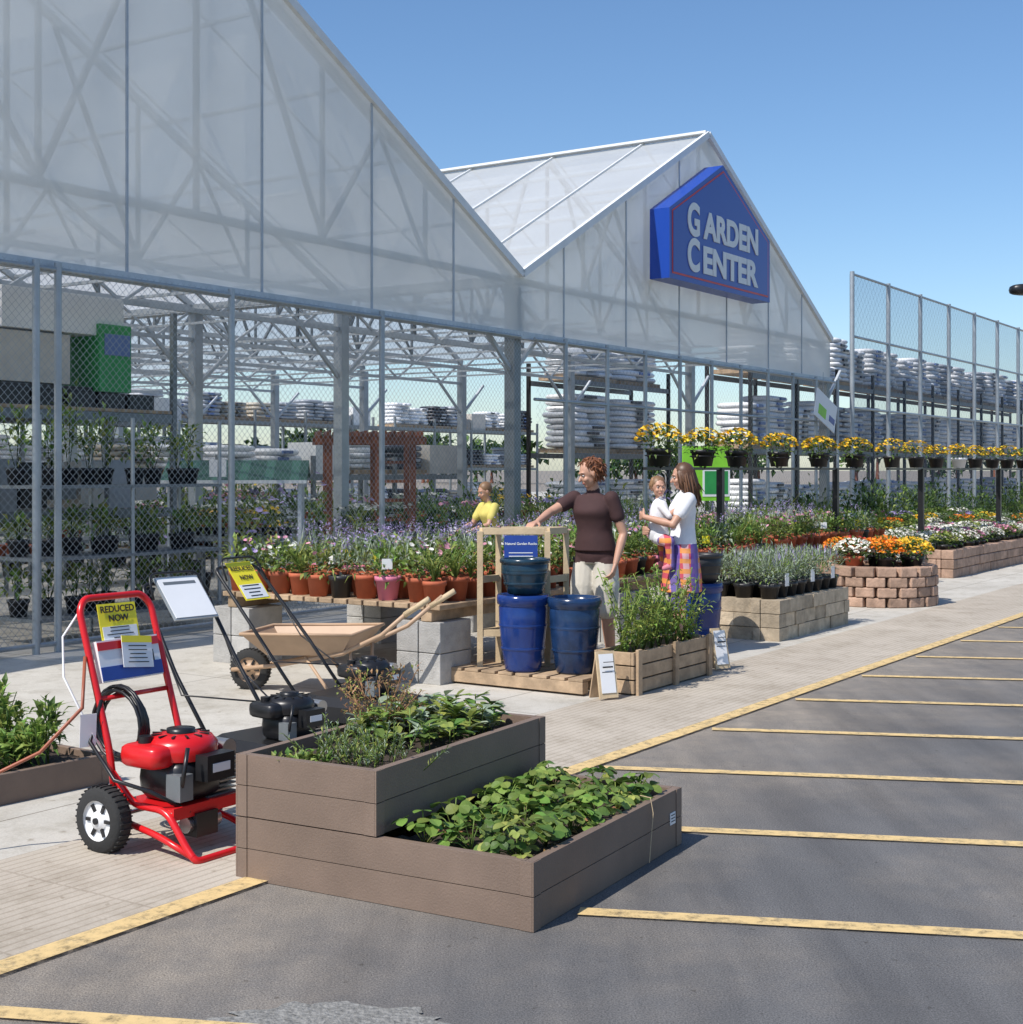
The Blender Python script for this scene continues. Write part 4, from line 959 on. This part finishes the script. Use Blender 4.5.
f.rings([(0,0,1.0,.15,.115),(0,0,.92,.172,.135),(0,.0,.8,.185,.155),(0,0,.66,.2,.17),(0,.01,.56,.21,.18)],plaid); legs(f,skin,.5,((.1,.0),(-.1,.03)),1)
f.limb([(0,-.03,1.42),(0,-.01,1.49)],[.047,.042],skin); f.head((0,.0,1.545),rad(-4),.95,rad(-12))
arm(f,(.15,-.03,1.35),(.24,.1,1.12),(.12,.3,1.08),whitec,.55,(-1,.3,0),(0,-1,0),.5,1)
arm(f,(-.15,-.03,1.35),(-.23,.12,1.14),(-.06,.33,1.2),whitec,.55,(1,.3,.1),(0,-1,0),.5,-1)
h=MB(); eyes(h,f); h.ell(f.hP(0,-.03,.032),(.08,.088,.088),hairB,14,10,M=f.hR)
for _ in range(380):
    a=R.uniform(2.4,7.05)
    x,y=math.cos(a),math.sin(a)
    p0=f.hP(x*.03,-.02+y*.03,.12);p1=f.hP(x*.084,-.025+y*.095,.03);L=R.uniform(.16,.32)
    if y>.2: L*=.5
    p2=p1+Vector((x*.012+R.gauss(0,.008),y*.012-.015,-L*.5));p3=p2+Vector((R.gauss(0,.012),-.02+R.gauss(0,.012),-L*.5))
    h.tube([p0,p1,p2,p3],[.006,.008,.007,.002],hairB,4)
f.finish('woman_holding_toddler',(1.46,12.0,0),rad(94),extra=h)
f=Fig()
f.rings([(.02,.2,1.0,.08,.08),(.02,.2,1.06,.095,.09),(.02,.2,1.15,.088,.08),(.02,.195,1.25,.088,.078),(.02,.19,1.32,.07,.06),(.02,.19,1.35,.035,.035)],whitec)
f.limb([(.02,.19,1.33),(.02,.195,1.39)],[.032,.03],skin); f.head((.02,.2,1.45),rad(100),.82)
for sx in(-1,1):
    hp=Vector((.02+sx*.05,.2,1.02)); kn=hp+Vector((sx*.13,-.06,-.03)); an=kn+Vector((.0,-.02,-.2))
    f.limb([hp,kn],[.06,.05],plaid); f.limb([kn,an],[.042,.03],plaid); f.limb([an,an+Vector((0,.06,-.02))],[.03,.022],pinkc)
    sh=Vector((.02+sx*.08,.19,1.29)); el=sh+Vector((sx*.05,-.06,-.08)); wr=el+Vector((-sx*.03,-.08,.07))
    f.limb([sh,el],[.035,.028],whitec); f.limb([el,wr],[.025,.018],skin); f.hand(wr,(0,-1,.2),(0,0,-1),.55,.4,sx)
h=MB(); eyes(h,f); h.ell(f.hP(0,-.026,.034),(.068,.077,.075),hairL,14,10,M=f.hR)
for _ in range(130):
    a=R.uniform(0,6.28);x,y=math.cos(a),math.sin(a)
    if y>.4: continue
    p1=f.hP(x*.083,-.025+y*.098,.03); h.tube([f.hP(0,-.02,.122),f.hP(x*.06,-.02+y*.06,.1),p1,p1+Vector((0,0,-.04))],[.003,.005,.005,.002],hairL,4)
f.finish('toddler',(1.46,12.0,0),rad(94),vox=.0055,extra=h)
f=Fig(); torso(f,olive,.08,1,dkc); legs(f,dkc,.15,((.1,0),(-.1,.05)),1.05); f.limb([(0,.08,1.42),(0,.12,1.52)],[.05,.045],skin); f.head((0,.14,1.58),0,1,rad(-20))
arm(f,(.165,.08,1.375),(.22,.2,1.15),(.16,.42,1.08),olive,.6); arm(f,(-.165,.08,1.375),(-.22,.2,1.15),(-.16,.42,1.08),olive,.6,side=-1)
h=MB(); eyes(h,f); h.ell(f.hP(0,-.028,.035),(.082,.095,.088),hairL,14,10,M=f.hR)
sh_=BW(5.4,-1.3); p=f.finish('shopper_in_yellow_shirt',(sh_.x,sh_.y,0),rad(120),vox=.01,extra=h); p.scale=(.86,.86,.86)
# ------------------------------------------------------------ light, sky, camera
to_sun=Vector((-.72,-.69,0)).normalized(); EL=rad(52)
S=Vector((to_sun.x*math.cos(EL),to_sun.y*math.cos(EL),math.sin(EL)))
sl=bpy.data.lights.new('sun','SUN'); sl.energy=5.0; sl.angle=rad(.5); sl.color=(1,.95,.88)
lo=bpy.data.objects.new('sun',sl); sc.collection.objects.link(lo); lo.rotation_euler=S.to_track_quat('Z','Y').to_euler()
w=bpy.data.worlds.new('World'); sc.world=w; w.use_nodes=True; nt=w.node_tree
sk=nt.nodes.new('ShaderNodeTexSky'); sk.sky_type='NISHITA'; sk.sun_disc=False; sk.sun_elevation=EL; sk.sun_rotation=math.atan2(S.x,S.y)
sk.air_density=1.0; sk.dust_density=.5; sk.ozone_density=4.5
hs=nt.nodes.new('ShaderNodeHueSaturation'); hs.inputs['Saturation'].default_value=1.08; nt.links.new(sk.outputs[0],hs.inputs['Color'])
bg=nt.nodes['Background']; bg.inputs[1].default_value=.15; nt.links.new(hs.outputs[0],bg.inputs[0])
cam=bpy.data.cameras.new('camera'); co=bpy.data.objects.new('camera',cam); sc.collection.objects.link(co)
co.location=(0,0,1.6); co.rotation_euler=(rad(90),0,0); cam.sensor_fit='HORIZONTAL'; cam.sensor_width=36; cam.lens=1400/1023*36; cam.shift_y=-42/1023; cam.clip_end=4000
sc.camera=co
